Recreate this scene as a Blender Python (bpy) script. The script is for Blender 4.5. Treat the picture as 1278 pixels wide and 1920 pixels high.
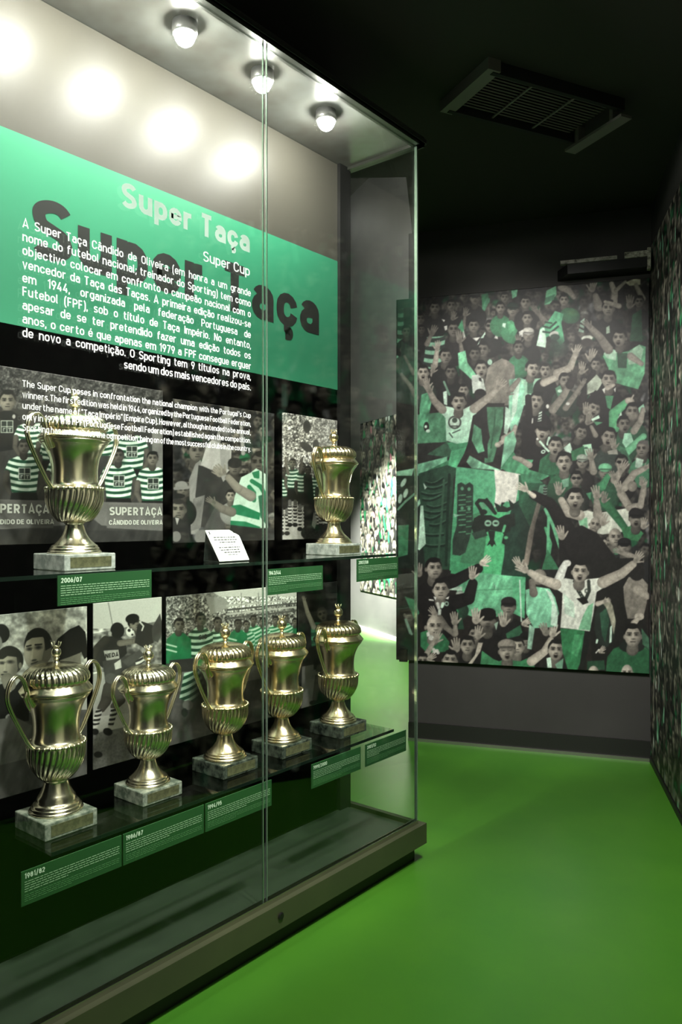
import bpy, bmesh, math, random
import numpy as np
from mathutils import Vector, Matrix

for o in list(bpy.data.objects):
    bpy.data.objects.remove(o, do_unlink=True)
SC = bpy.context.scene
COL = SC.collection
PI = math.pi

# ------------------------------------------------------------------ camera
FPX = 1460.0                      # focal length in pixels of the 1278 x 1920 frame
YAW = math.radians(39.2)
CH = 1.4                          # lens height above the floor
CX, HY = 639.0, 972.0             # principal column, horizon row
SN, CS = math.sin(YAW), math.cos(YAW)
cam = bpy.data.cameras.new('camera')
cam.sensor_fit = 'VERTICAL'; cam.sensor_height = 36.0; cam.sensor_width = 24.0
cam.lens = FPX / 1920.0 * 36.0
cam.shift_y = (HY - 960.0) / 1920.0
cam.clip_start = 0.05
camo = bpy.data.objects.new('camera', cam); COL.objects.link(camo)
camo.location = (0, 0, CH); camo.rotation_euler = (PI / 2, 0, YAW)
SC.camera = camo

# ------------------------------------------------------------------ light, world, exposure
SC.view_settings.view_transform = 'Standard'
SC.view_settings.look = 'None'
SC.view_settings.gamma = 1.0
SC.view_settings.exposure = 0.0
try: SC.view_settings.use_curve_mapping = False
except Exception: pass
w = bpy.data.worlds.new('world'); SC.world = w; w.use_nodes = True
w.node_tree.nodes['Background'].inputs[0].default_value = (0.9, 1.0, 0.95, 1)
w.node_tree.nodes['Background'].inputs[1].default_value = 0.030
LAMP_STRENGTH = 680.0             # lens of each downlight in the case

def spot(name, loc, target, power, angle, blend=0.6, size=0.06, col=(1, 0.97, 0.92)):
    l = bpy.data.lights.new(name, 'SPOT'); l.energy = power; l.spot_size = math.radians(angle)
    l.spot_blend = blend; l.shadow_soft_size = size; l.color = col
    o = bpy.data.objects.new(name, l); COL.objects.link(o); o.location = loc
    o.rotation_euler = (Vector(target) - Vector(loc)).to_track_quat('-Z', 'Y').to_euler()
    return o
def area(name, loc, target, power, sx, sy, col=(1, 0.98, 0.94)):
    l = bpy.data.lights.new(name, 'AREA'); l.shape = 'RECTANGLE'; l.size = sx; l.size_y = sy
    l.energy = power; l.color = col
    o = bpy.data.objects.new(name, l); COL.objects.link(o); o.location = loc
    o.rotation_euler = (Vector(target) - Vector(loc)).to_track_quat('-Z', 'Y').to_euler()
    return o
spot('corridor_spot', (-0.55, 1.75, 3.1), (-1.0, 2.6, 0), 68, 95, 0.9, 0.10)
spot('corridor_spot', (-0.30, 0.35, 3.1), (-1.1, 1.3, 0), 66, 100, 0.9, 0.10)
spot('corridor_spot', (-0.95, 2.3, 3.1), (-1.7, 3.6, 0), 150, 75, 0.9, 0.10)
spot('mural_spot', (-0.85, 1.9, 3.1), (-2.15, 4.3, 1.52), 330, 52, 0.5, 0.10)
spot('case_front_fill', (-0.55, 0.95, 3.1), (-2.1, 1.15, 1.0), 350, 42, 0.9, 0.08)  # three fill lights added to brighten the prints inside the case
spot('case_front_fill', (-0.55, 1.5, 3.1), (-2.1, 1.75, 1.0), 350, 42, 0.9, 0.08)
spot('case_front_fill', (-0.55, 2.05, 3.1), (-2.1, 2.35, 1.0), 260, 42, 0.9, 0.08)
spot('lettering_fill', (-0.25, 1.2, 2.9), (-1.78, 1.35, 2.15), 110, 40, 0.9, 0.08)  # added fill light, lifts the white lettering on the glass
spot('near_wall_fill', (-0.5, -0.3, 3.1), (0.6, 0.2, 1.3), 260, 70, 0.8, 0.10)  # added fill, lights the unseen pale wall mirrored in the cups
spot('far_room_spot', (-4.6, 5.3, 3.0), (-5.3, 7.35, 1.15), 9000, 36, 0.8, 0.10)
spot('far_room_spot', (-4.2, 5.2, 3.0), (-4.4, 6.2, 0), 900, 110, 0.9, 0.10)
spot('far_wall_fill', (-4.0, 5.0, 2.0), (-5.4, 7.4, 4.3), 600, 90, 0.9, 0.10)  # added fill without a fixture, brightens the upper far wall
# ------------------------------------------------------------------ pixel <-> plane
def ray(px):
    u = (px - CX) / FPX
    return -SN + CS * u, CS + SN * u
def yz(px, py, X):
    """point of the photo on the upright plane x = X"""
    rx, ry = ray(px); t = X / rx
    return ry * t, CH + (HY - py) * t / FPX
def proj(x, y, z):
    d = -SN * x + CS * y; l = CS * x + SN * y
    return CX + FPX * l / d, HY - FPX * (z - CH) / d

# ------------------------------------------------------------------ materials
def lin(c):
    c = np.asarray(c, float) / 255.0
    return np.where(c <= 0.04045, c / 12.92, ((c + 0.055) / 1.055) ** 2.4)
def srgb(r, g, b):
    v = lin((r, g, b)); return (float(v[0]), float(v[1]), float(v[2]), 1)
MATS = {}
def mat(name, col=(0.5, 0.5, 0.5, 1), rough=0.5, metal=0.0, spec=0.5, noise=None, bump=None, emit=None, coat=0.0):
    if name in MATS: return MATS[name]
    m = bpy.data.materials.new(name); m.use_nodes = True
    nt = m.node_tree; b = nt.nodes['Principled BSDF']
    b.inputs['Base Color'].default_value = col
    b.inputs['Roughness'].default_value = rough
    b.inputs['Metallic'].default_value = metal
    b.inputs['Specular IOR Level'].default_value = spec
    b.inputs['Coat Weight'].default_value = coat
    if noise:                               # (scale, second colour, lo, hi, detail)
        sc, c2, lo, hi, det = noise
        tc = nt.nodes.new('ShaderNodeTexCoord'); n = nt.nodes.new('ShaderNodeTexNoise')
        n.inputs['Scale'].default_value = sc; n.inputs['Detail'].default_value = det
        n.inputs['Roughness'].default_value = 0.65
        r = nt.nodes.new('ShaderNodeValToRGB')
        r.color_ramp.elements[0].position = lo; r.color_ramp.elements[0].color = col
        r.color_ramp.elements[1].position = hi; r.color_ramp.elements[1].color = c2
        nt.links.new(tc.outputs['Object'], n.inputs['Vector'])
        nt.links.new(n.outputs['Fac'], r.inputs['Fac'])
        nt.links.new(r.outputs['Color'], b.inputs['Base Color'])
    if bump:                                # (scale, strength)
        tc = nt.nodes.new('ShaderNodeTexCoord'); n = nt.nodes.new('ShaderNodeTexNoise')
        n.inputs['Scale'].default_value = bump[0]
        bp = nt.nodes.new('ShaderNodeBump'); bp.inputs['Strength'].default_value = bump[1]
        bp.inputs['Distance'].default_value = 0.01
        nt.links.new(tc.outputs['Object'], n.inputs['Vector'])
        nt.links.new(n.outputs['Fac'], bp.inputs['Height'])
        nt.links.new(bp.outputs['Normal'], b.inputs['Normal'])
    if emit:
        b.inputs['Emission Color'].default_value = emit[0]
        b.inputs['Emission Strength'].default_value = emit[1]
    MATS[name] = m
    return m
def glass_mat(name, tint, base=0.04, rough=0.0):
    """thin architectural glass: clear, mirror-like towards grazing angles"""
    m = bpy.data.materials.new(name); m.use_nodes = True
    nt = m.node_tree; nt.nodes.remove(nt.nodes['Principled BSDF'])
    out = nt.nodes['Material Output']
    tr = nt.nodes.new('ShaderNodeBsdfTransparent'); tr.inputs[0].default_value = tint
    gl = nt.nodes.new('ShaderNodeBsdfGlossy'); gl.inputs['Roughness'].default_value = rough
    gl.inputs['Color'].default_value = (1, 1, 1, 1)
    lw = nt.nodes.new('ShaderNodeLayerWeight'); lw.inputs['Blend'].default_value = 0.5
    p = nt.nodes.new('ShaderNodeMath'); p.operation = 'POWER'; p.inputs[1].default_value = 5.0
    q = nt.nodes.new('ShaderNodeMath'); q.operation = 'MULTIPLY_ADD'
    q.inputs[1].default_value = 1 - base; q.inputs[2].default_value = base
    mx = nt.nodes.new('ShaderNodeMixShader')
    nt.links.new(lw.outputs['Facing'], p.inputs[0]); nt.links.new(p.outputs[0], q.inputs[0])
    nt.links.new(q.outputs[0], mx.inputs[0])
    nt.links.new(tr.outputs[0], mx.inputs[1]); nt.links.new(gl.outputs[0], mx.inputs[2])
    nt.links.new(mx.outputs[0], out.inputs['Surface'])
    return m
def print_mat(name, rough=0.45, spec=0.4, gain=1.0):
    m = bpy.data.materials.new(name); m.use_nodes = True
    nt = m.node_tree; b = nt.nodes['Principled BSDF']
    a = nt.nodes.new('ShaderNodeVertexColor'); a.layer_name = 'ink'
    nt.links.new(a.outputs['Color'], b.inputs['Base Color'])
    b.inputs['Roughness'].default_value = rough; b.inputs['Specular IOR Level'].default_value = spec
    return m
def vinyl_mat(name, col, translucent=0.4):
    m = bpy.data.materials.new(name); m.use_nodes = True
    nt = m.node_tree; nt.nodes.remove(nt.nodes['Principled BSDF']); out = nt.nodes['Material Output']
    d = nt.nodes.new('ShaderNodeBsdfDiffuse'); d.inputs[0].default_value = col
    t = nt.nodes.new('ShaderNodeBsdfTranslucent'); t.inputs[0].default_value = col
    mx = nt.nodes.new('ShaderNodeMixShader'); mx.inputs[0].default_value = translucent
    nt.links.new(d.outputs[0], mx.inputs[1]); nt.links.new(t.outputs[0], mx.inputs[2])
    nt.links.new(mx.outputs[0], out.inputs['Surface'])
    return m

# ------------------------------------------------------------------ objects
def tag(o, label=None, cat=None, group=None, kind=None):
    if label: o['label'] = label
    if cat: o['category'] = cat
    if group: o['group'] = group
    if kind: o['kind'] = kind
    return o
def empty(name, loc=(0, 0, 0)):
    o = bpy.data.objects.new(name, None); COL.objects.link(o); o.location = loc
    o.empty_display_size = 0.05
    return o
def obj(name, bm, m, parent=None, smooth=False):
    me = bpy.data.meshes.new(name)
    bmesh.ops.recalc_face_normals(bm, faces=bm.faces[:])
    bm.to_mesh(me); bm.free()
    for x in (m if isinstance(m, (list, tuple)) else [m]): me.materials.append(x)
    if smooth:
        for p in me.polygons: p.use_smooth = True
    o = bpy.data.objects.new(name, me); COL.objects.link(o)
    if parent: o.parent = parent
    return o
def box(bm, x0, x1, y0, y1, z0, z1, bev=0.0, mi=0):
    r = bmesh.ops.create_cube(bm, size=1.0)
    for v in r['verts']:
        v.co = Vector(((x0 + x1) / 2 + v.co.x * (x1 - x0), (y0 + y1) / 2 + v.co.y * (y1 - y0), (z0 + z1) / 2 + v.co.z * (z1 - z0)))
    fs = list({f for v in r['verts'] for f in v.link_faces})
    for f in fs: f.material_index = mi
    if bev > 0:
        es = list({e for f in fs for e in f.edges})
        bmesh.ops.bevel(bm, geom=es, offset=bev, segments=2, affect='EDGES', profile=0.5)
def bxm(*a, **k):
    bm = bmesh.new(); box(bm, *a, **k); return bm
def prism(bm, pts, z0, z1):
    """footprint pts (x,y) extruded from z0 to z1"""
    a = [bm.verts.new((x, y, z0)) for x, y in pts]; b = [bm.verts.new((x, y, z1)) for x, y in pts]
    n = len(pts)
    bm.faces.new(a[::-1]); bm.faces.new(b)
    for i in range(n): bm.faces.new((a[i], a[(i + 1) % n], b[(i + 1) % n], b[i]))
def lathe(bm, prof, seg=64, rad=None, cap=True):
    """prof = [(r,z)], rad(r,z,ang,i) may modulate"""
    rings = []
    for i, (r, z) in enumerate(prof):
        ring = []
        for k in range(seg):
            a = 2 * PI * k / seg
            rr = rad(r, z, a, i) if rad else r
            ring.append(bm.verts.new((rr * math.cos(a), rr * math.sin(a), z)))
        rings.append(ring)
    for i in range(len(rings) - 1):
        for k in range(seg):
            bm.faces.new((rings[i][k], rings[i][(k + 1) % seg], rings[i + 1][(k + 1) % seg], rings[i + 1][k]))
    if cap:
        bm.faces.new(rings[0][::-1]); bm.faces.new(rings[-1])
def smooth_path(pts, n=8):
    out = []; P = [Vector(p) for p in pts]; P = [P[0] * 2 - P[1]] + P + [P[-1] * 2 - P[-2]]
    for i in range(1, len(P) - 2):
        for k in range(n):
            t = k / n; a, b, c, d = P[i - 1], P[i], P[i + 1], P[i + 2]
            out.append(0.5 * ((2 * b) + (c - a) * t + (2 * a - 5 * b + 4 * c - d) * t * t + (3 * b - a - 3 * c + d) * t ** 3))
    out.append(P[-2]); return out
def tube(bm, path, rad, seg=10):
    P = [Vector(p) for p in path]; n = len(P); rings = []
    up = Vector((1, 0, 0))
    for i in range(n):
        t = (P[min(i + 1, n - 1)] - P[max(i - 1, 0)]).normalized()
        a = up - t * up.dot(t)
        if a.length < 1e-4: a = Vector((0, 1, 0)) - t * t.y
        a.normalize(); b = t.cross(a)
        r = rad(i / (n - 1)) if callable(rad) else rad
        rings.append([bm.verts.new(P[i] + (a * math.cos(2 * PI * k / seg) + b * math.sin(2 * PI * k / seg)) * r) for k in range(seg)])
    for i in range(n - 1):
        for k in range(seg):
            bm.faces.new((rings[i][k], rings[i][(k + 1) % seg], rings[i + 1][(k + 1) % seg], rings[i + 1][k]))
    bm.faces.new(rings[0][::-1]); bm.faces.new(rings[-1])
def copy_tree(o, parent=None):
    c = o.copy(); COL.objects.link(c)
    if parent: c.parent = parent
    for ch in list(o.children): copy_tree(ch, c)
    return c

# ------------------------------------------------------------------ lettering
# ------------------------------------------------------------------ a condensed engineering alphabet drawn with constant-width strokes
def _arc(cx, cy, rx, ry, a0, a1, n=7):
    return [(cx + rx * math.cos(math.radians(a0 + (a1 - a0) * i / n)), cy + ry * math.sin(math.radians(a0 + (a1 - a0) * i / n))) for i in range(n + 1)]
def _spl(pts, n=5):
    P = [pts[0]] + list(pts) + [pts[-1]]; out = []
    for i in range(1, len(P) - 2):
        for k in range(n):
            t = k / n; q = []
            for d in (0, 1):
                a, b, c, e = P[i - 1][d], P[i][d], P[i + 1][d], P[i + 2][d]
                q.append(0.5 * (2 * b + (c - a) * t + (2 * a - 5 * b + 4 * c - e) * t * t + (3 * b - a - 3 * c + e) * t ** 3))
            out.append(tuple(q))
    return out + [P[-2]]
def letter(ch, w):
    """strokes [(points, closed)] and skeleton width of one character; capitals are 1 high, small letters 0.73"""
    h = w / 2; X = 0.74; W = .40; b0, bx, bc, ds = h, X - h, 1 - h, -.25 + h
    def ring(x0, y0, x1, y1):
        r = (x1 - x0) / 2; rr = min(r * 1.05, (y1 - y0) / 2); c = (x0 + x1) / 2
        return _arc(c, y1 - rr, r, rr, 0, 180) + _arc(c, y0 + rr, r, rr, 180, 360)
    def arch(x0, x1, top, low):
        r = (x1 - x0) / 2; rr = r * 1.05
        return [(x0, top - rr)] + _arc(x0 + r, top - rr, r, rr, 180, 0) + [(x1, low)]
    acc = {'ç': ('c', ','), 'Ç': ('C', ','), 'ã': ('a', '~'), 'õ': ('o', '~'), 'â': ('a', '^'), 'Â': ('A', '^'), 'ê': ('e', '^'), 'é': ('e', "'"), 'í': ('ı', "'"), 'á': ('a', "'"), 'ó': ('o', "'"), 'ú': ('u', "'")}
    if ch in acc:
        s, wd = letter(acc[ch][0], w); m = wd / 2; up = .27 if ch.isupper() else 0; k = acc[ch][1]; t = min(w * .75, .12)
        if k == ',': s = s + [(_spl([(m + .02, 0), (m + .01, -.07), (m + .07, -.11), (m + .06, -.19), (m - .05, -.2)]), False)]
        if k == "'": s = s + [([(m - .03, .83 + up), (m + .09, .98 + up)], False)]
        if k == '^': s = s + [([(m - .14, .83 + up), (m, .96 + up), (m + .14, .83 + up)], False)]
        if k == '~': s = s + [(_spl([(m - .16, .84 + up), (m - .08, .91 + up), (m + .06, .85 + up), (m + .15, .92 + up)]), False)]
        return s, wd
    L = lambda *p: (list(p), False)
    o = (ring(0, b0, W, bx), True); r = W / 2; rr = r * 1.05
    if ch == 'o': return [o], W
    if ch == 'a': return [(_arc(W * .5, bx - .16, W * .46, .16, 160, 0) + [(W * .96, 0)], False), ([(W * .96, .45)] + _arc(.16, .45 - (.45 - b0) / 2, .16, (.45 - b0) / 2, 90, 270) + [(W * .7, b0), (W * .96, b0 + .12)], False)], W * .96
    if ch == 'b': return [L((0, 0), (0, 1)), o], W
    if ch == 'd': return [L((W, 0), (W, 1)), o], W
    if ch == 'p': return [L((0, -.25), (0, X)), o], W
    if ch == 'q': return [L((W, -.25), (W, X)), o], W
    if ch == 'g': return [o, ([(W, X), (W, ds + rr)] + _arc(r, ds + rr, r, rr, 0, -120), False)], W
    if ch == 'c': return [(_arc(r, bx - rr, r, rr, 8, 180) + _arc(r, b0 + rr, r, rr, 180, 352), False)], W * .97
    if ch == 'e': return [([(0, .37), (W, .37)] + _arc(r, bx - rr, r, rr, 0, 180) + _arc(r, b0 + rr, r, rr, 180, 340), False)], W
    if ch == 'f': return [(([(.12, 0), (.12, bc - .17)] + _arc(.29, bc - .17, .17, .17, 180, 90) + [(.34, bc)]), False), L((0, bx), (.33, bx))], .33
    if ch == 't': return [(([(.12, .93), (.12, b0 + .15)] + _arc(.27, b0 + .15, .15, .15, 180, 270) + [(.33, b0)]), False), L((0, bx), (.32, bx))], .32
    if ch == 'h': return [L((0, 0), (0, 1)), (arch(0, W, bx, 0), False)], W
    if ch == 'n': return [L((0, 0), (0, X)), (arch(0, W, bx, 0), False)], W
    if ch == 'm': return [L((0, 0), (0, X)), (arch(0, W * .9, bx, 0), False), (arch(W * .9, W * 1.8, bx, 0), False)], W * 1.8
    if ch == 'u': return [L((W, 0), (W, X)), ([(0, X), (0, b0 + rr)] + _arc(r, b0 + rr, r, rr, 180, 360), False)], W
    if ch == 'r': return [L((0, 0), (0, X)), ([(0, bx - .2)] + _arc(.2, bx - .2, .2, .2, 180, 90) + [(.29, bx)], False)], .29
    if ch == 'ı': return [L((0, 0), (0, X))], 0
    if ch == 'i': return [L((0, 0), (0, X)), L((0, .84), (0, .84 + max(w, .13)))], 0
    if ch == 'j': return [([(.1, X), (.1, ds + .12)] + _arc(-.02, ds + .12, .12, .12, 0, -90), False), L((.1, .84), (.1, .84 + max(w, .13)))], .1
    if ch == 'l': return [([(0, 1), (0, b0 + .1)] + _arc(.1, b0 + .1, .1, .1, 180, 270), False)], .11
    if ch == 'k': return [L((0, 0), (0, 1)), L((.38, X), (.02, .30)), L((.14, .42), (.40, 0))], .4
    if ch == 'v': return [L((0, X), (W * .5, 0), (W, X))], W
    if ch == 'w': return [L((0, X), (.17, 0), (.33, X), (.49, 0), (.66, X))], .66
    if ch == 'x': return [L((0, X), (W, 0)), L((0, 0), (W, X))], W
    if ch == 'y': return [L((0, X), (W * .52, .02)), L((W, X), (W * .4, -.25))], W
    if ch == 'z': return [L((0, bx), (.36, bx), (0, b0), (.36, b0))], .36
    def ess(Wd, t): 
        return _spl([(Wd * .97, t * .80), (Wd * .80, t - h - .02 * t), (Wd * .5, t - h), (Wd * .16, t - h - .06 * t), (0.01, t * .73), (Wd * .14, t * .575), (Wd * .5, t * .5), (Wd * .86, t * .425), (Wd * .99, t * .27), (Wd * .84, h + .06 * t), (Wd * .5, h), (Wd * .2, h + .02 * t), (0, t * .20)])
    if ch == 's': return [(ess(.36, X), False)], .36
    U = .48; ur = U / 2; uu = ur * 1.05
    if ch == 'S': return [(ess(.46, 1), False)], .46
    if ch == 'T': return [L((0, bc), (.50, bc)), L((.25, 0), (.25, bc))], .50
    if ch == 'A': return [L((0, 0), (.27, 1), (.54, 0)), L((.08, .26), (.46, .26))], .54
    if ch in 'O0': 
        Wd = U if ch == 'O' else .42
        return [(ring(0, b0, Wd, bc), True)], Wd
    if ch == 'C': return [(_arc(ur, bc - uu, ur, uu, 5, 180) + _arc(ur, b0 + uu, ur, uu, 180, 355), False)], U
    if ch in 'PR':
        q = .24
        s = [L((0, 0), (0, 1)), ([(0, bc), (.2, bc)] + _arc(.22, bc - q, .22, q, 90, -90) + [(0, bc - 2 * q)], False)]
        if ch == 'R': s.append(L((.22, bc - 2 * q), (.45, 0)))
        return s, .45
    if ch == 'D': return [L((0, 0), (0, 1)), ([(0, bc), (.16, bc)] + _arc(.2, bc - .28, .26, .28, 90, 0) + _arc(.2, b0 + .28, .26, .28, 0, -90) + [(0, b0)], False)], .46
    if ch == 'B': return [L((0, 0), (0, 1)), ([(0, bc), (.2, bc)] + _arc(.2, bc - .22, .2, .22, 90, -90) + [(0, .52)], False), ([(.2, .52)] + _arc(.2, b0 + .22, .24, .235, 90, -90) + [(0, b0)], False)], .44
    if ch == 'E': return [L((.40, bc), (0, bc), (0, b0), (.40, b0)), L((0, .52), (.35, .52))], .40
    if ch == 'F': return [L((.38, bc), (0, bc), (0, 0)), L((0, .50), (.34, .50))], .38
    if ch == 'H': return [L((0, 0), (0, 1)), L((.46, 0), (.46, 1)), L((0, .5), (.46, .5))], .46
    if ch == 'I': return [L((0, 0), (0, 1))], 0
    if ch == 'L': return [L((0, 1), (0, b0), (.38, b0))], .38
    if ch == 'N': return [L((0, 0), (0, 1)), L((.03, .97), (.43, .03)), L((.46, 0), (.46, 1))], .46
    if ch == 'U': return [([(0, 1), (0, b0 + uu)] + _arc(ur, b0 + uu, ur, uu, 180, 360) + [(U, 1)], False)], U
    if ch == 'V': return [L((0, 1), (.26, 0), (.52, 1))], .52
    if ch == '1': return [L((0, .78), (.20, .98), (.20, 0))], .22
    if ch == '2': return [(_arc(.2, bc - .22, .2, .22, 170, -30) + [(0, b0), (.42, b0)], False)], .42
    if ch == '3': return [(_arc(.2, bc - .21, .19, .21, 160, -80) + _arc(.2, b0 + .25, .21, .25, 85, -165), False)], .41
    if ch == '4': return [L((.28, 1), (0, .24), (.44, .24)), L((.32, .5), (.32, 0))], .44
    if ch == '5': return [([(.38, bc), (.04, bc), (.02, .5)] + _arc(.2, b0 + .26, .21, .27, 120, -160), False)], .41
    if ch in '69':
        s = [(_arc(.2, b0 + .26, .2, .26, 0, 360, 14)[:-1], True), L((.005, .34), (.24, 1))]
        if ch == '9': s = [([(.4 - x, 1 - y) for x, y in p], c) for p, c in s]
        return s, .40
    if ch == '7': return [L((0, bc), (.42, bc), (.14, 0))], .42
    if ch == '8': return [(_arc(.2, bc - .21, .18, .21, 0, 360, 14)[:-1], True), (_arc(.2, b0 + .25, .2, .25, 0, 360, 14)[:-1], True)], .40
    if ch == '.': return [L((0, 0), (0, max(w, .13)))], 0
    if ch == ',': return [L((0, max(w, .13)), (0, .0), (-.05, -.13))], 0
    if ch in ':;': return [L((0, .5), (0, .5 + max(w, .13))), L((0, max(w, .13)), (0, 0), (-.05, -.13)) if ch == ';' else L((0, 0), (0, max(w, .13)))], 0
    if ch == '(': return [(_spl([(.14, 1.08), (.02, .8), (0, .42), (.02, .05), (.14, -.2)]), False)], .14
    if ch == ')': return [(_spl([(0, 1.08), (.12, .8), (.14, .42), (.12, .05), (0, -.2)]), False)], .14
    if ch == '-': return [L((0, .38), (.24, .38))], .24
    if ch == '/': return [L((0, -.1), (.30, 1.08))], .30
    if ch == "'": return [L((.02, 1), (0, .74))], .02
    if ch in '“”"': return [L((.02, 1), (0, .74)), L((.17, 1), (.15, .74))], .17
    return [L((0, 0), (0, X))], .1
_wc = {}
def glyphs(body, wt=0.13):
    """vertices, faces and extent of a run of text whose capitals are 1 high, wt = stroke width"""
    k = (body, wt)
    if k in _wc: return _wc[k]
    vs, fs, x = [], [], 0.0; h = wt / 2; gap = .088
    for ch in body:
        if ch == ' ': x += .24; continue
        st, wd = letter(ch, wt); x += h
        for si, (p, closed) in enumerate(st):
            P = [p[0]]; zz = 6e-5 * si
            for q in p[1:]:
                if math.hypot(q[0] - P[-1][0], q[1] - P[-1][1]) > 1e-4: P.append(q)
            n = len(P); b = len(vs)
            for i in range(n):
                a = P[i - 1] if (i > 0 or closed) else None; c = P[(i + 1) % n] if (i < n - 1 or closed) else None
                d1 = None if a is None else (P[i][0] - a[0], P[i][1] - a[1]); d2 = None if c is None else (c[0] - P[i][0], c[1] - P[i][1])
                u = [(d[0] / math.hypot(*d), d[1] / math.hypot(*d)) for d in (d1, d2) if d is not None]
                nx, ny = -sum(q[1] for q in u), sum(q[0] for q in u); l = math.hypot(nx, ny) or 1e-6; nx, ny = nx / l, ny / l
                m = min(1.9, 1 / max(.3, nx * -u[0][1] + ny * u[0][0]))
                vs.append((x + P[i][0] + nx * h * m, P[i][1] + ny * h * m, zz)); vs.append((x + P[i][0] - nx * h * m, P[i][1] - ny * h * m, zz))
            for i in range(n if closed else n - 1):
                j = (i + 1) % n; fs.append((b + 2 * i + 1, b + 2 * j + 1, b + 2 * j, b + 2 * i))
        x += wd + h + gap
    xs = [v[0] for v in vs]; _wc[k] = (vs, fs, min(xs), max(xs))
    return _wc[k]
def cap_height(): return 1.0

def put(bm, body, y, z, X, sx, sy, offset=0.13, slope=0.0):
    vs, fs, x0, x1 = glyphs(body, offset)
    bv = [bm.verts.new((X + v[2], y + (v[0] - x0) * sx, z + v[1] * sy + slope * (v[0] - x0) * sx)) for v in vs]
    for f in fs:
        try: bm.faces.new([bv[i] for i in f])
        except ValueError: pass
    return (x1 - x0) * sx
def line_fit(bm, text, ya, yb, z, X, cap, offset=0.13, cond=1.0, align='justify'):
    """one line of text between ya and yb, cap height in metres"""
    sy = cap / cap_height(); words = text.split()
    ws = [(glyphs(t, offset)[3] - glyphs(t, offset)[2]) for t in words]
    tot = sum(ws); n = len(words) - 1; W = yb - ya; sx = sy * cond
    ming = 0.25 * sy
    if align == 'justify' or tot * sx + n * ming > W:
        if tot * sx + n * ming > W: sx = (W - n * ming) / tot
        gap = (W - tot * sx) / max(n, 1)
        y = ya
    else:
        gap = ming * 1.2; y = yb - (tot * sx + n * gap) if align == 'right' else ya
    for t, q in zip(words, ws):
        put(bm, t, y, z, X, sx, sy, offset); y += q * sx + gap
def fit(bm, text, ya, yb, z, X, cap, offset=0.13):
    sy = cap / cap_height(); vs, fs, x0, x1 = glyphs(text, offset)
    put(bm, text, ya, z, X, (yb - ya) / (x1 - x0), sy, offset)
def flat(bm, name, m, parent):
    """lettering: keep its faces as they are"""
    me = bpy.data.meshes.new(name); bm.to_mesh(me); bm.free(); me.materials.append(m)
    o = bpy.data.objects.new(name, me); COL.objects.link(o); o.parent = parent
    return o

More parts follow.
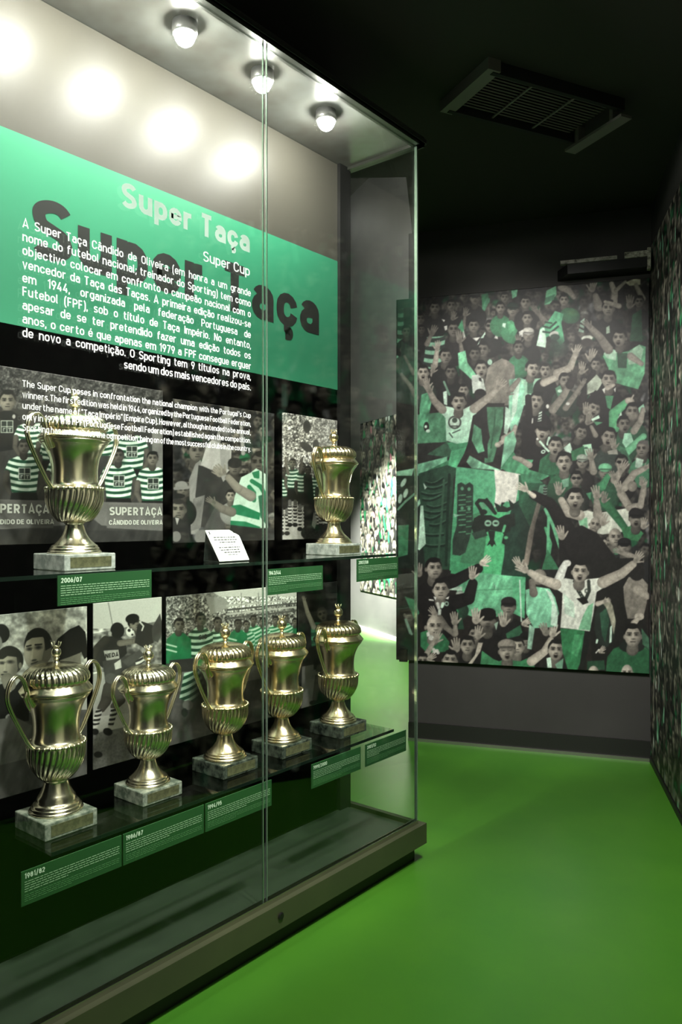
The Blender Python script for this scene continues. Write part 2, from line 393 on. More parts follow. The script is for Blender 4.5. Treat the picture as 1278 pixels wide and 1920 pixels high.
# ------------------------------------------------------------------ printing: a small rasteriser for the printed photographs
RNG = np.random.RandomState(7)
def vnoise(h, w, cell, seed=0):
    r = np.random.RandomState(seed); gh, gw = int(h / cell) + 3, int(w / cell) + 3
    g = r.rand(gh, gw); y = np.arange(h) / cell; x = np.arange(w) / cell
    yi = y.astype(int); xi = x.astype(int); fy = (y - yi)[:, None]; fx = (x - xi)[None]
    fy = fy * fy * (3 - 2 * fy); fx = fx * fx * (3 - 2 * fx)
    a = g[yi][:, xi]; b = g[yi][:, xi + 1]; c = g[yi + 1][:, xi]; d = g[yi + 1][:, xi + 1]
    return (a * (1 - fx) + b * fx) * (1 - fy) + (c * (1 - fx) + d * fx) * fy
class Canvas:
    def __init__(s, x0, y0, x1, y1, scale, col):
        s.x0, s.y0, s.k = x0, y0, scale
        s.w, s.h = int((x1 - x0) * scale), int((y1 - y0) * scale)
        s.im = np.zeros((s.h, s.w, 3)) + np.array(col, float)
        big = vnoise(s.h + s.w, s.w * 2, 5 * scale, 3); i, j = np.mgrid[0:s.h, 0:s.w]
        s.fold = 0.55 * (big[(i * 0.42 + j * 0.25).astype(int), (j * 1.0 + i * 0.3).astype(int)] - 0.5) + 0.6 * (vnoise(s.h, s.w, 16 * scale, 8) - 0.5)
        s.al = 1.0
    def win(s, xa, ya, xb, yb):
        i0 = max(0, int((ya - s.y0) * s.k) - 2); i1 = min(s.h, int((yb - s.y0) * s.k) + 3)
        j0 = max(0, int((xa - s.x0) * s.k) - 2); j1 = min(s.w, int((xb - s.x0) * s.k) + 3)
        if i1 <= i0 or j1 <= j0: return None
        Y, X = np.mgrid[i0:i1, j0:j1]
        return (slice(i0, i1), slice(j0, j1)), X / s.k + s.x0, Y / s.k + s.y0
    def mix(s, sl, m, col, shade=None):
        c = np.array(col, float)[None, None]
        if shade is not None: c = c * shade[..., None]
        m = (np.clip(m, 0, 1) * s.al)[..., None]
        s.im[sl] = s.im[sl] * (1 - m) + c * m
    def ell(s, cx, cy, rx, ry, col, a=0, soft=None, vol=0.0, alpha=1.0):
        R = max(rx, ry) * 1.3 + 1; q = s.win(cx - R, cy - R, cx + R, cy + R)
        if q is None: return
        sl, X, Y = q; c, n = math.cos(a), math.sin(a)
        u = (X - cx) * c + (Y - cy) * n; v = -(X - cx) * n + (Y - cy) * c
        d = np.sqrt((u / rx) ** 2 + (v / ry) ** 2)
        f = 0.8 / (min(rx, ry) * s.k) if soft is None else soft
        f = max(f, 0.02)
        sh = None
        if vol: sh = 1 + vol * (0.25 - 0.45 * np.clip(d, 0, 1) ** 2 - 0.25 * u / rx - 0.12 * v / ry)
        s.mix(sl, alpha * (0.5 + (1 - d) / (2 * f)), col, sh)
    def cap(s, xa, ya, xb, yb, ra, rb, col, vol=0.4, alpha=1.0):
        R = max(ra, rb) + 1; q = s.win(min(xa, xb) - R, min(ya, yb) - R, max(xa, xb) + R, max(ya, yb) + R)
        if q is None: return
        sl, X, Y = q; dx, dy = xb - xa, yb - ya; L2 = dx * dx + dy * dy + 1e-9
        t = np.clip(((X - xa) * dx + (Y - ya) * dy) / L2, 0, 1); r = ra + (rb - ra) * t
        sd = ((X - xa) * dy - (Y - ya) * dx) / math.sqrt(L2)
        d = np.hypot(X - xa - t * dx, Y - ya - t * dy)
        sh = 1 + vol * (0.2 - 0.5 * (d / r) ** 2 - 0.2 * sd / r)
        s.mix(sl, alpha * (0.5 + (r - d) * s.k), col, sh)
    def chain(s, pts, rs, col, vol=0.4):
        for (a, b), (r1, r2) in zip(zip(pts, pts[1:]), zip(rs, rs[1:])): s.cap(a[0], a[1], b[0], b[1], r1, r2, col, vol)
    def poly(s, pts, col, fold=0.5, alpha=1.0, col2=None):
        """filled outline; col2 = colour towards its lower end"""
        xs = [p[0] for p in pts]; ys = [p[1] for p in pts]
        q = s.win(min(xs), min(ys), max(xs), max(ys))
        if q is None: return
        sl, X, Y = q; m = np.zeros(X.shape)
        for ox, oy in ((-.25, -.25), (.25, -.25), (-.25, .25), (.25, .25)):
            ins = np.zeros(X.shape, bool); x = X + ox / s.k; y = Y + oy / s.k
            for i in range(len(pts)):
                (xa, ya), (xb, yb) = pts[i - 1], pts[i]
                if ya == yb: continue
                ins ^= ((ya > y) != (yb > y)) & (x < (xb - xa) * (y - ya) / (yb - ya) + xa)
            m += ins * 0.25
        sh = 1 + fold * s.fold[sl] * 0.6
        c = np.array(col, float)
        if col2 is not None:
            t = ((Y - min(ys)) / max(1e-6, max(ys) - min(ys)))[..., None]
            c = c * (1 - t) + np.array(col2, float) * t
            mm = (np.clip(m * alpha, 0, 1) * s.al)[..., None]
            s.im[sl] = s.im[sl] * (1 - mm) + c * sh[..., None] * mm
        else: s.mix(sl, m * alpha, c, sh)
    def line(s, pts, r, col): 
        for a, b in zip(pts, pts[1:]): s.cap(a[0], a[1], b[0], b[1], r, r, col, 0)
    def speck(s, x0, y0, x1, y1, cell, amp, seed=1):
        q = s.win(x0, y0, x1, y1)
        if q is None: return
        sl, X, Y = q; h, w = X.shape
        n = vnoise(h, w, cell * s.k, seed) * 0.6 + vnoise(h, w, cell * 0.5 * s.k, seed + 9) * 0.4
        n = np.clip((n - 0.5) * 3.2, -1, 1)
        s.im[sl] = np.clip(s.im[sl] * (1 + amp * n)[..., None], 0, 255)
    # ---- people as a camera prints them
    def skin(s, t): return (t, t * 0.955, t * 0.87)
    def head(s, x, y, r, t=140, m=1, a=0.0, dx=0.0, hair=26, cap=None, bald=False, beard=0, glass=0, body=30, neck=True, cover=False):
        c, n = math.cos(a), math.sin(a)
        def P(u, v): return x + (u * c - v * n) * r, y + (u * n + v * c) * r
        if body is not None:
            bc = body if isinstance(body, tuple) else (body, body, body * 0.95)
            s.ell(x, y + 3.0 * r, 1.8 * r, 1.9 * r, bc, 0, None, 0.5)
        if neck: s.cap(*P(0, .5), *P(-.05, 1.25), .45 * r, .55 * r, s.skin(t * .62), 0.5)
        if not bald: s.ell(*P(0, -.22), .83 * r, .86 * r, (hair, hair * .96, hair * .92), a)
        s.ell(*P(-.72, .1), .14 * r, .22 * r, s.skin(t * .8), a); s.ell(*P(.72, .1), .14 * r, .22 * r, s.skin(t * .7), a)
        s.ell(*P(dx * .1, -.05 if bald else .08), .72 * r, (1.0 if bald else .9) * r, s.skin(t), a, None, 0.7)
        if not bald: k_ = (x * 7.3 + y * 13.7) % 1.0; s.ell(*P(.22 * (k_ - .4), -.92 + .14 * ((k_ * 7) % 1)), (.5 + .14 * k_) * r, .26 * r, (hair, hair * .96, hair * .92), a)
        o = dx * .22
        for sg in (-1, 1):
            s.ell(*P(o + sg * .31, -.10), .20 * r, .12 * r, s.skin(t * .42), a, 0.8)
            s.cap(*P(o + sg * .14, -.25), *P(o + sg * .5, -.27), .05 * r, .04 * r, s.skin(t * .28), 0)
            s.ell(*P(o + sg * .3, -.08), .09 * r, .06 * r, (18, 17, 16), a, 0.6)
            s.ell(*P(o + sg * .4, .26), .2 * r, .13 * r, s.skin(min(235, t * 1.15)), a, 0.9, 0, 0.6)
        s.cap(*P(o + .02, -.1), *P(o + .04, .2), .07 * r, .1 * r, s.skin(min(235, t * 1.14)), 0.2)
        s.ell(*P(o + .06, .30), .17 * r, .06 * r, s.skin(t * .5), a, 0.8)
        if beard: s.ell(*P(o, .66), .5 * r, .36 * r, s.skin(t * .4), a, 0.7, 0, 0.8)
        if m: 
            s.ell(*P(o, .56), .24 * r, .22 * r, s.skin(t * .62), a, 0.5); s.ell(*P(o, .57), .18 * r, .19 * r, (26, 20, 19), a, 0.4)
            s.cap(*P(o - .1, .44), *P(o + .1, .44), .035 * r, .035 * r, s.skin(min(230, t * 1.2)), 0)
        else: s.cap(*P(o - .2, .54), *P(o + .2, .54), .05 * r, .05 * r, s.skin(t * .42), 0)
        s.ell(*P(.5, .3), .3 * r, .7 * r, s.skin(t * .6), a, 1.0, 0, 0.35)
        if glass: 
            for sg in (-1, 1): s.ell(*P(o + sg * .32, -.08), .26 * r, .17 * r, (15, 15, 15), a)
            s.cap(*P(o - .6, -.12), *P(o + .6, -.12), .05 * r, .05 * r, (15, 15, 15), 0)
        if cap is not None:
            s.ell(*P(0, -.55), .84 * r, .55 * r, cap, a, None, 0.5); s.cap(*P(-.6, -.34), *P(.75, -.30), .11 * r, .1 * r, tuple(v * .6 for v in cap), 0)
    def hand(s, x, y, r, ang, t=150, flip=1):
        """open palm, fingers towards ang (0 = up)"""
        k = s.skin(t); c, n = math.cos(ang), math.sin(ang)
        def P(u, v): return x + (u * flip * c - v * n) * r, y + (u * flip * n + v * c) * r
        s.ell(*P(0, .1), .5 * r, .6 * r, k, ang, None, 0.4)
        for u, l, d in ((-.36, .85, -.16), (-.13, 1.05, -.05), (.11, 1.0, .05), (.34, .8, .18)):
            s.cap(*P(u, -.25), *P(u + d, -.25 - l), .14 * r, .1 * r, k, 0.3)
        s.cap(*P(.38, .3), *P(.95, -.25), .16 * r, .11 * r, k, 0.3)
        s.ell(*P(.05, .2), .25 * r, .28 * r, s.skin(t * .78), ang, 0.9)
    def arm(s, pts, r, t=140, hand=None, sleeve=None):
        rs = [r * (1 - .35 * i / (len(pts) - 1)) for i in range(len(pts))]
        s.chain(pts, rs, sleeve if sleeve else s.skin(t))
        if hand:
            (xa, ya), (xb, yb) = pts[-2], pts[-1]; L = math.hypot(xb - xa, yb - ya)
            ang = math.atan2(xb - xa, -(yb - ya))
            s.hand(xb + (xb - xa) / L * hand * .5, yb + (yb - ya) / L * hand * .5, hand, ang, t, 1 if xb < xa else -1)
    def jersey(s, pts, n, ca, cb, x0, y0, x1, y1, tilt=0.0, fold=0.5):
        """hooped shirt"""
        s.poly(pts, ca, fold)
        ys = [p[1] for p in pts]; h = (max(ys) - min(ys)) / (2 * n)
        sv = s.im.copy(); s.poly(pts, cb, fold); dark = s.im; q = s.win(min(p[0] for p in pts), min(ys), max(p[0] for p in pts), max(ys))
        if q is None: return
        sl, X, Y = q; cx = sum(p[0] for p in pts) / len(pts); wd = (max(p[0] for p in pts) - min(p[0] for p in pts))
        ph = (Y - min(ys) + tilt * (X - cx) - 0.10 * wd * (1 - ((X - cx) / (wd / 2 + 1e-6)) ** 2)) / h
        k = np.clip((np.sin(ph * PI) * 3) + .5, 0, 1)[..., None]
        im = sv; im[sl] = sv[sl] * (1 - k) + dark[sl] * k; s.im = im
    def crowd(s, x0, y0, x1, y1, r, seed, lo=70, hi=150, arms=0.35, greens=0.3, back=26):
        R = random.Random(seed); y = y0
        while y < y1 + r * 2:
            x = x0 + R.uniform(-r, r)
            while x < x1 + r:
                q = R.random(); t = R.uniform(lo, hi); f = t / 150
                bc = (int(40 * f), int(120 * f), int(75 * f)) if q < greens else ((int(170 * f),) * 3 if q > 0.93 else (back * R.uniform(.6, 1.3),) * 3)
                hx, hy, hr = x + R.uniform(-.4, .4) * r, y + R.uniform(-.5, .5) * r, r * R.uniform(.85, 1.15)
                s.head(hx, hy, hr, t, R.random() < .55, R.uniform(-.25, .25), R.uniform(-1, 1), R.choice((16, 24, 40)), None if R.random() > .18 else R.choice(((25, 25, 25), (40 * f, 110 * f, 70 * f), (170 * f, 170 * f, 160 * f))), body=bc)
                if R.random() < arms:
                    sg = R.choice((-1, 1)); ex, ey = hx + sg * r * R.uniform(1.2, 2), hy + r * R.uniform(.8, 1.6)
                    s.arm([(hx + sg * r, hy + 2 * r), (ex, ey), (ex + sg * r * R.uniform(-.4, 1), ey - r * R.uniform(1.6, 2.6))], r * .36, t * .95, r * .75, bc if R.random() < .5 else None)
                x += r * R.uniform(1.9, 2.9)
            y += r * 1.9
    def blur(s, sig):
        n = int(sig * 3) + 1; k = np.exp(-np.arange(-n, n + 1) ** 2 / (2 * sig * sig)); k /= k.sum()
        for ax in (0, 1):
            p = np.pad(s.im, [(n, n) if i == ax else (0, 0) for i in range(3)], mode='edge'); o = 0
            for i, v in enumerate(k): o = o + v * (p[i:i + s.h] if ax == 0 else p[:, i:i + s.w])
            s.im = o
    def grain(s, amp, seed=5):
        s.im = np.clip(s.im * (1 + amp * (vnoise(s.h, s.w, 1.6, seed) - .5)[..., None]), 0, 255)
    def sample(s, X, Y):
        x = np.clip((X - s.x0) * s.k, 0, s.w - 1.001); y = np.clip((Y - s.y0) * s.k, 0, s.h - 1.001)
        i, j = y.astype(int), x.astype(int); fy, fx = (y - i)[..., None], (x - j)[..., None]
        I = s.im
        return (I[i, j] * (1 - fx) + I[i, np.minimum(j + 1, s.w - 1)] * fx) * (1 - fy) + (I[np.minimum(i + 1, s.h - 1), j] * (1 - fx) + I[np.minimum(i + 1, s.h - 1), np.minimum(j + 1, s.w - 1)] * fx) * fy

def printed_sheet(name, org, U, width, height, nx, ny, colour, m, thick=0.004, gain=1.0, parent=None):
    """a flat board whose face carries ink: org = lower left, U = unit vector along it (z is up), colour(points) -> display rgb"""
    org = np.array(org, float); U = np.array(U, float); N = np.array((U[1], -U[0], 0.0))   # towards the viewer
    a, b = np.meshgrid(np.linspace(0, width, nx), np.linspace(0, height, ny))
    P = org + a[..., None] * U + b[..., None] * np.array((0, 0, 1.0))
    c = lin(np.clip(colour(P, a, b), 0, 255)) * gain
    V = P.reshape(-1, 3); C = np.concatenate([c.reshape(-1, 3), np.ones((V.shape[0], 1))], 1)
    idx = np.arange(nx * ny).reshape(ny, nx)
    F = np.stack([idx[:-1, :-1], idx[:-1, 1:], idx[1:, 1:], idx[1:, :-1]], -1).reshape(-1, 4)
    rim = np.concatenate([idx[0, :], idx[1:, -1], idx[-1, -2::-1], idx[-2:0:-1, 0]])
    B = V[rim] - N * thick; nb = len(rim); base = V.shape[0]; bi = base + np.arange(nb)
    side = np.stack([rim, np.roll(rim, -1), np.roll(bi, -1), bi], -1)[:, ::-1]
    V = np.concatenate([V, B]); C = np.concatenate([C, np.tile([.02, .02, .02, 1], (nb, 1))])
    F = np.concatenate([F, side])
    me = bpy.data.meshes.new(name)
    me.vertices.add(len(V)); me.vertices.foreach_set('co', V.astype(np.float32).ravel())
    bl = len(bi); nf = len(F) + 1
    me.loops.add(len(F) * 4 + bl); me.loops.foreach_set('vertex_index', np.concatenate([F.ravel(), bi[::-1]]).astype(np.int32))
    me.polygons.add(nf); me.polygons.foreach_set('loop_start', np.concatenate([np.arange(len(F)) * 4, [len(F) * 4]]).astype(np.int32))
    me.update(calc_edges=True)
    at = me.color_attributes.new('ink', 'FLOAT_COLOR', 'POINT'); at.data.foreach_set('color', C.astype(np.float32).ravel())
    me.materials.append(m)
    o = bpy.data.objects.new(name, me); COL.objects.link(o)
    if parent: o.parent = parent
    return o
# ------------------------------------------------------------------ what is printed on the crowd mural (drawn in photo units)
G1 = (92, 178, 128); G2 = (60, 140, 92); G3 = (38, 98, 62); G4 = (24, 60, 42); LG = (150, 212, 176); WG = (196, 226, 204)
DK = (31, 28, 26); DK2 = (40, 36, 34); WH = (205, 205, 195)
def _fold(xa, ya, xb, yb, sag, n=6):
    return [(xa + (xb - xa) * i / n, ya + (yb - ya) * i / n + sag * math.sin(PI * i / n) * (1 - .4 * i / n)) for i in range(n + 1)]
def draw_mural():
    M = Canvas(738, 505, 1226, 1276, 1.5, (36, 32, 30)); H, A, P = M.head, M.arm, M.poly
    M.crowd(738, 515, 1226, 700, 10, 11, 45, 92, 0.3, 0.25, 30)
    M.crowd(980, 690, 1226, 1010, 12, 12, 50, 100, 0.35, 0.3, 30)
    M.speck(738, 505, 1226, 1010, 9, 0.35, 4); M.blur(1.6)
    M.ell(1190, 560, 60, 80, (28, 26, 24), 0, 0.9, 0, 0.6)
    # --- top rows
    M.jersey([(746, 580), (756, 578), (758, 690), (742, 690)], 7, (120, 180, 145), (40, 70, 52), 0, 0, 0, 0)
    P([(740, 555), (770, 552), (772, 575), (745, 580)], G4); H(762, 622, 11, 95, 0); H(757, 655, 10, 80, 0, body=(40, 70, 52))
    P([(752, 640), (772, 650), (780, 690), (750, 700)], (44, 66, 54))
    A([(775, 700), (758, 668)], 4, 100)
    H(815, 577, 12, 100, 0); H(846, 573, 11, 95, 0); M.hand(849, 595, 9, 0.2, 110)
    H(786, 598, 11, 92, 0, dx=1); H(790, 618, 8, 80, 0)
    H(890, 559, 12, 98, 0, cap=(45, 45, 43)); M.hand(872, 588, 9, 0.2, 105); A([(868, 615), (871, 596)], 4, 95)
    P([(902, 552), (914, 550), (918, 566), (904, 582)], (48, 110, 74)); P([(903, 578), (912, 558), (919, 560), (908, 584)], (70, 130, 95))
    H(888, 611, 13, 112, 0, body=(30, 28, 27)); P([(885, 634), (900, 632), (893, 640)], WH); P([(898, 640), (909, 622), (910, 632), (894, 648)], WG)
    H(919, 612, 12, 100, 0, hair=18, glass=1); P([(926, 634), (932, 622), (933, 636)], WH); P([(900, 634), (910, 622), (906, 634)], WG)
    H(850, 618, 14, 98, 0, body=(33, 31, 30)); M.poly([(832, 612), (838, 610), (838, 618), (834, 620)], WH); M.poly([(827, 598), (834, 600), (832, 604)], WH)
    P([(858, 614), (866, 598), (870, 622), (872, 634), (864, 620)], (66, 140, 96)); P([(868, 618), (873, 634), (868, 640)], WH)
    H(946, 558, 10, 100, 0); H(938, 578, 11, 112, 0, body=(52, 110, 74)); H(961, 581, 13, 110, 0, cap=(26, 42, 34), body=(56, 118, 80))
    P([(958, 600), (965, 606), (965, 618), (955, 626), (950, 604)], (80, 160, 110)); P([(942, 606), (948, 606), (947, 615), (941, 612)], WG)
    P([(958, 545), (970, 543), (968, 556), (960, 560)], (100, 170, 130))
    H(985, 567, 12, 106, 0); H(988, 597, 12, 118, 0); H(990, 628, 13, 112, 0, cap=(170, 168, 158)); P([(972, 622), (980, 618), (980, 632), (974, 630)], WH)
    M.hand(972, 640, 10, -0.1, 100); H(972, 652, 12, 95, 0, body=(52, 110, 76))
    A([(1022, 604), (1009, 588)], 6, 100, 9)
    P([(1024, 545), (1042, 536), (1043, 552), (1030, 570), (1020, 572)], (96, 165, 122)); P([(1022, 558), (1040, 552), (1038, 562), (1020, 570)], (60, 110, 82))
    A([(1052, 538), (1066, 545), (1075, 557)], 7, 118); H(1057, 563, 11, 118, 0)
    M.ell(1068, 592, 19, 15, (38, 84, 55), 0.2, None, 0.6); M.ell(1072, 586, 8, 5, (60, 100, 62), 0, 0.8)
    P([(1040, 583), (1056, 588), (1052, 606), (1058, 640), (1050, 648), (1036, 628), (1024, 632), (1022, 652), (1005, 648), (1012, 616), (1026, 604)], (80, 160, 115))
    P([(1012, 618), (1020, 612), (1024, 640), (1022, 652), (1005, 648)], WG)
    M.line([(1018, 612), (1030, 615), (1042, 604)], 1.8, (36, 60, 46)); M.line([(1018, 622), (1032, 624), (1046, 612)], 1.8, (36, 60, 46)); M.line([(1022, 604), (1034, 606)], 1.5, (36, 60, 46))
    M.ell(1038, 627, 9, 6, (190, 190, 180), -0.3); M.ell(1040, 632, 9, 6, (50, 70, 58)); M.ell(1045, 650, 14, 14, (36, 60, 46), 0, 0.8)
    # hands along the top right
    M.hand(1110, 540, 12, 0.2, 125, -1); A([(1122, 575), (1116, 555)], 9, 105); A([(1150, 570), (1152, 548), (1146, 532)], 7, 138); A([(1154, 545), (1172, 528)], 4, 125)
    P([(1172, 530), (1188, 522), (1200, 524), (1200, 534), (1180, 536)], (165, 160, 138)); A([(1204, 560), (1192, 535)], 6, 120)
    H(1140, 578, 15, 112, 0, hair=28); A([(1160, 574), (1134, 566)], 5, 132); M.hand(1180, 570, 13, 0.05, 110); H(1198, 566, 11, 95, 0)
    P([(1185, 590), (1202, 580), (1204, 640), (1180, 640)], (34, 70, 48)); P([(1136, 614), (1142, 610), (1143, 624), (1136, 626)], (140, 160, 140))
    M.ell(1100, 634, 11, 5, (185, 190, 175), -0.1); M.ell(1100, 642, 11, 8, (50, 46, 42)); P([(1088, 602), (1096, 596), (1094, 624), (1084, 622)], (130, 160, 140)); M.line([(1088, 606), (1095, 610)], 1.5, DK); M.line([(1086, 614), (1094, 618)], 1.5, DK)
    # man reaching to the left
    P([(1138, 650), (1150, 655), (1160, 662), (1178, 658), (1198, 646), (1210, 650), (1208, 700), (1196, 730), (1142, 715), (1140, 690), (1130, 668)], (86, 152, 110), 0.9)
    P([(1138, 650), (1156, 658), (1154, 676), (1138, 672), (1131, 664)], (150, 185, 158)); P([(1175, 662), (1198, 646), (1206, 655), (1200, 680), (1178, 684)], (140, 178, 148))
    P([(1156, 662), (1176, 662), (1174, 690), (1158, 690)], (38, 70, 50))
    A([(1140, 655), (1124, 632), (1106, 614)], 9, 108, 10); H(1162, 634, 16, 118, 1, body=None, dx=-1)
    A([(1182, 668), (1202, 682)], 7, 130)
    A([(1044, 700), (1068, 690), (1078, 665)], 8, 150, 11); M.hand(1108, 670, 13, 0.3, 140, -1); M.hand(1090, 694, 12, 0.1, 130); H(1117, 684, 12, 110, 0)
    M.jersey([(800, 632), (835, 630), (828, 690), (792, 692)], 4, (130, 185, 152), (40, 50, 45), 0, 0, 0, 0, 0.05)
    A([(800, 645), (808, 628)], 5, 110, 11); A([(812, 702), (817, 672), (819, 656)], 6, 160, 10)
    H(834, 668, 14, 118, 0, dx=1); H(845, 698, 13, 92, 0); H(789, 706, 10, 80, 0)
    M.hand(861, 636, 12, 0, 118); A([(866, 662), (863, 645)], 5, 110)
    H(907, 656, 14, 98, 0, dx=-1); H(890, 664, 13, 88, 0)
    M.ell(918, 679, 4.5, 5.5, (150, 185, 162)); H(902, 692, 15, 142, 1, hair=24, body=None)
    P([(858, 662), (872, 657), (876, 680), (892, 702), (888, 716), (872, 700), (860, 690)], (120, 198, 150), 0.9)
    P([(884, 704), (896, 702), (906, 712), (910, 733), (886, 738), (884, 716)], (206, 216, 204), 0.6); P([(897, 708), (902, 708), (903, 716), (898, 714)], (50, 48, 46))
    # bare back and grey trousers
    P([(914, 690), (925, 680), (940, 672), (952, 676), (964, 686), (966, 720), (958, 760), (914, 760), (908, 720)], M.skin(132), 0.8, 1, M.skin(112))
    M.ell(928, 720, 9, 28, M.skin(150), 0.1, 0.9, 0, 0.6); M.ell(946, 715, 7, 30, M.skin(108), -0.1, 0.9, 0, 0.6)
    P([(912, 756), (946, 756), (944, 764), (912, 764)], DK)
    P([(912, 763), (944, 763), (942, 798), (934, 830), (924, 866), (908, 868), (908, 850), (918, 820), (914, 795)], (66, 116, 84), 1.0); M.line([(928, 770), (926, 800), (920, 840)], 1.5, (44, 86, 60))
    M.ell(900, 738, 11, 9, (24, 22, 21)); P([(890, 740), (912, 742), (914, 860), (884, 850)], (33, 31, 30))
    # singing profile with a pale green shirt and scarf to its left
    P([(954, 712), (974, 708), (990, 714), (982, 760), (970, 800), (960, 820), (953, 790)], (140, 206, 170), 1.2); P([(962, 715), (975, 712), (968, 770), (958, 792)], WG, 0.8)
    P([(970, 712), (1018, 709), (1022, 727), (1006, 732), (1004, 760), (978, 760), (984, 725)], (150, 200, 168), 0.8); P([(988, 712), (1000, 712), (998, 738), (988, 738)], (64, 104, 80))
    H(996, 692, 15, 148, 1, 0.1, 1.5, body=None); M.hand(952, 735, 11, 0.6, 120); A([(958, 730), (972, 712)], 6, 120)
    H(1022, 694, 13, 132, 1, body=30); A([(1019, 718), (1048, 705), (1064, 692)], 7, 158)
    H(793, 699, 14, 165, 1, body=(50, 62, 54), hair=24); M.hand(800, 722, 11, -0.1, 150); M.hand(811, 694, 9, 0.2, 135)
    A([(780, 745), (768, 722), (752, 702)], 5, 105)
    H(869, 732, 12, 135, 0, body=(38, 35, 33)); P([(830, 735), (838, 732), (838, 760), (832, 758)], WG); M.line([(832, 716), (842, 740)], 2, (110, 150, 125))
    # green banner behind, then the man in the pale T-shirt
    P([(776, 778), (836, 772), (838, 832), (776, 834)], (76, 134, 98), 0.9); P([(790, 740), (806, 734), (808, 756), (800, 800), (788, 800), (786, 770)], (90, 168, 122), 1.4); M.ell(799, 800, 5, 9, DK); M.ell(802, 808, 4, 3, WG); M.ell(798, 800, 2.5, 3, WG)
    P([(776, 832), (850, 828), (846, 862), (776, 872)], (40, 42, 38), 0.6); P([(800, 852), (838, 828), (866, 832), (840, 858)], (52, 88, 66), 0.8)
    P([(888, 795), (902, 805), (904, 830), (908, 846), (896, 850), (884, 826)], (88, 150, 112), 1.0)
    P([(849, 832), (877, 830), (870, 850), (856, 876), (848, 896), (836, 896), (840, 868)], (84, 178, 124), 0.8); P([(838, 830), (877, 828), (874, 838), (846, 846)], (64, 140, 96))
    P([(828, 760), (848, 764), (858, 772), (871, 766), (889, 757), (893, 775), (886, 780), (877, 829), (856, 832), (836, 826), (835, 784), (828, 776)], (190, 224, 200), 0.45, 1, (164, 214, 182))
    M.ell(852, 792, 12.5, 12.5, (66, 70, 64)); M.ell(852, 792, 9.5, 9.5, (190, 214, 194)); M.ell(852, 788, 5, 5, (60, 72, 62)); M.line([(846, 799), (858, 799)], 1.2, (60, 66, 60)); M.line([(842, 812), (848, 820)], 1.2, (60, 72, 64)); M.line([(848, 812), (862, 806)], 1.0, (60, 72, 64))
    A([(829, 768), (814, 752), (806, 736)], 8, 138, 11); A([(889, 766), (912, 748), (932, 728)], 9, 146, 12)
    H(860, 754, 17, 142, 1, hair=30, body=None)
    A([(944, 822), (962, 812), (966, 800)], 6, 155); A([(960, 815), (936, 832)], 6, 160); M.ell(933, 834, 6, 5, M.skin(160), 0, None, 0.5)
    P([(947, 762), (956, 768), (958, 790), (950, 815), (944, 812), (946, 785)], (176, 206, 186), 0.8)
    P([(946, 820), (962, 808), (968, 826), (962, 850), (950, 880), (938, 880), (942, 850)], (130, 196, 158), 1.0)
    # middle right block
    H(1005, 752, 16, 140, 1, 0.1, hair=22, body=(28, 26, 26)); M.cap(990, 745, 992, 790, 6, 7, (26, 23, 22), 0); M.jersey([(1010, 772), (1016, 770), (1014, 796), (1006, 800)], 6, (190, 205, 190), (50, 60, 52), 0, 0, 0, 0, .4); M.line([(998, 785), (997, 800)], 1.2, WH); M.ell(1026, 762, 3, 4, WH)
    H(1058, 714, 14, 110, 0, 0, 1, body=(40, 52, 44)); P([(1040, 728), (1050, 722), (1056, 740), (1048, 752)], (84, 130, 100)); M.ell(1049, 733, 4, 3, WG)
    A([(1036, 768), (1056, 742), (1068, 720)], 8, 122); A([(1068, 722), (1076, 704)], 8, 60, 9, (44, 40, 38)); A([(1060, 765), (1078, 740), (1090, 722)], 6, 112, 8); A([(1088, 756), (1104, 720), (1112, 698)], 8, 100, None, (34, 31, 30))
    P([(1100, 720), (1118, 702), (1130, 716), (1120, 732), (1100, 740)], (150, 160, 142), 0.8); P([(1094, 755), (1115, 732), (1160, 740), (1164, 800), (1140, 800)], (27, 25, 25))
    H(1141, 712, 17, 128, 0, hair=22, body=(27, 25, 25)); A([(1138, 727), (1150, 722)], 5, 150); P([(1128, 730), (1134, 727), (1133, 738)], WH); P([(1150, 730), (1154, 726), (1153, 736)], WH); P([(1134, 742), (1150, 742), (1144, 768), (1138, 764)], (66, 130, 90))
    M.ell(1064, 757, 3.5, 3, WH); H(1112, 766, 15, 126, 1, 0.35, 1, body=(29, 27, 26)); M.hand(1098, 770, 12, 0.1, 128); M.hand(1102, 790, 11, 0.3, 120); P([(1108, 786), (1122, 778), (1124, 784), (1110, 790)], WG); P([(1112, 790), (1130, 792), (1118, 798)], (70, 130, 92)); A([(1116, 816), (1108, 800)], 5, 120)
    A([(1152, 800), (1150, 775), (1172, 756)], 11, 120, None, (82, 158, 108)); M.ell(1180, 752, 9, 7, M.skin(150), 0.2, None, 0.5); M.cap(1183, 748, 1187, 741, 2, 1.5, M.skin(150)); P([(1158, 784), (1164, 772), (1168, 790), (1162, 798)], WG)
    H(1185, 772, 16, 112, 0, hair=24, body=(40, 76, 54)); M.ell(1186, 781, 9, 6, M.skin(128), 0, 0.5); P([(1196, 765), (1206, 757), (1210, 772), (1200, 784)], (140, 190, 158)); A([(1188, 808), (1200, 790), (1205, 768)], 7, 132)
    H(1168, 796, 15, 108, 1, 0, 1, body=(44, 80, 58)); P([(1170, 812), (1182, 812), (1188, 830), (1174, 842), (1166, 830)], (150, 204, 170), 0.7)
    A([(1150, 850), (1172, 850), (1206, 818)], 9, 120, None, (104, 176, 130)); P([(1150, 828), (1172, 842), (1186, 870), (1150, 880)], (60, 104, 76), 0.8)
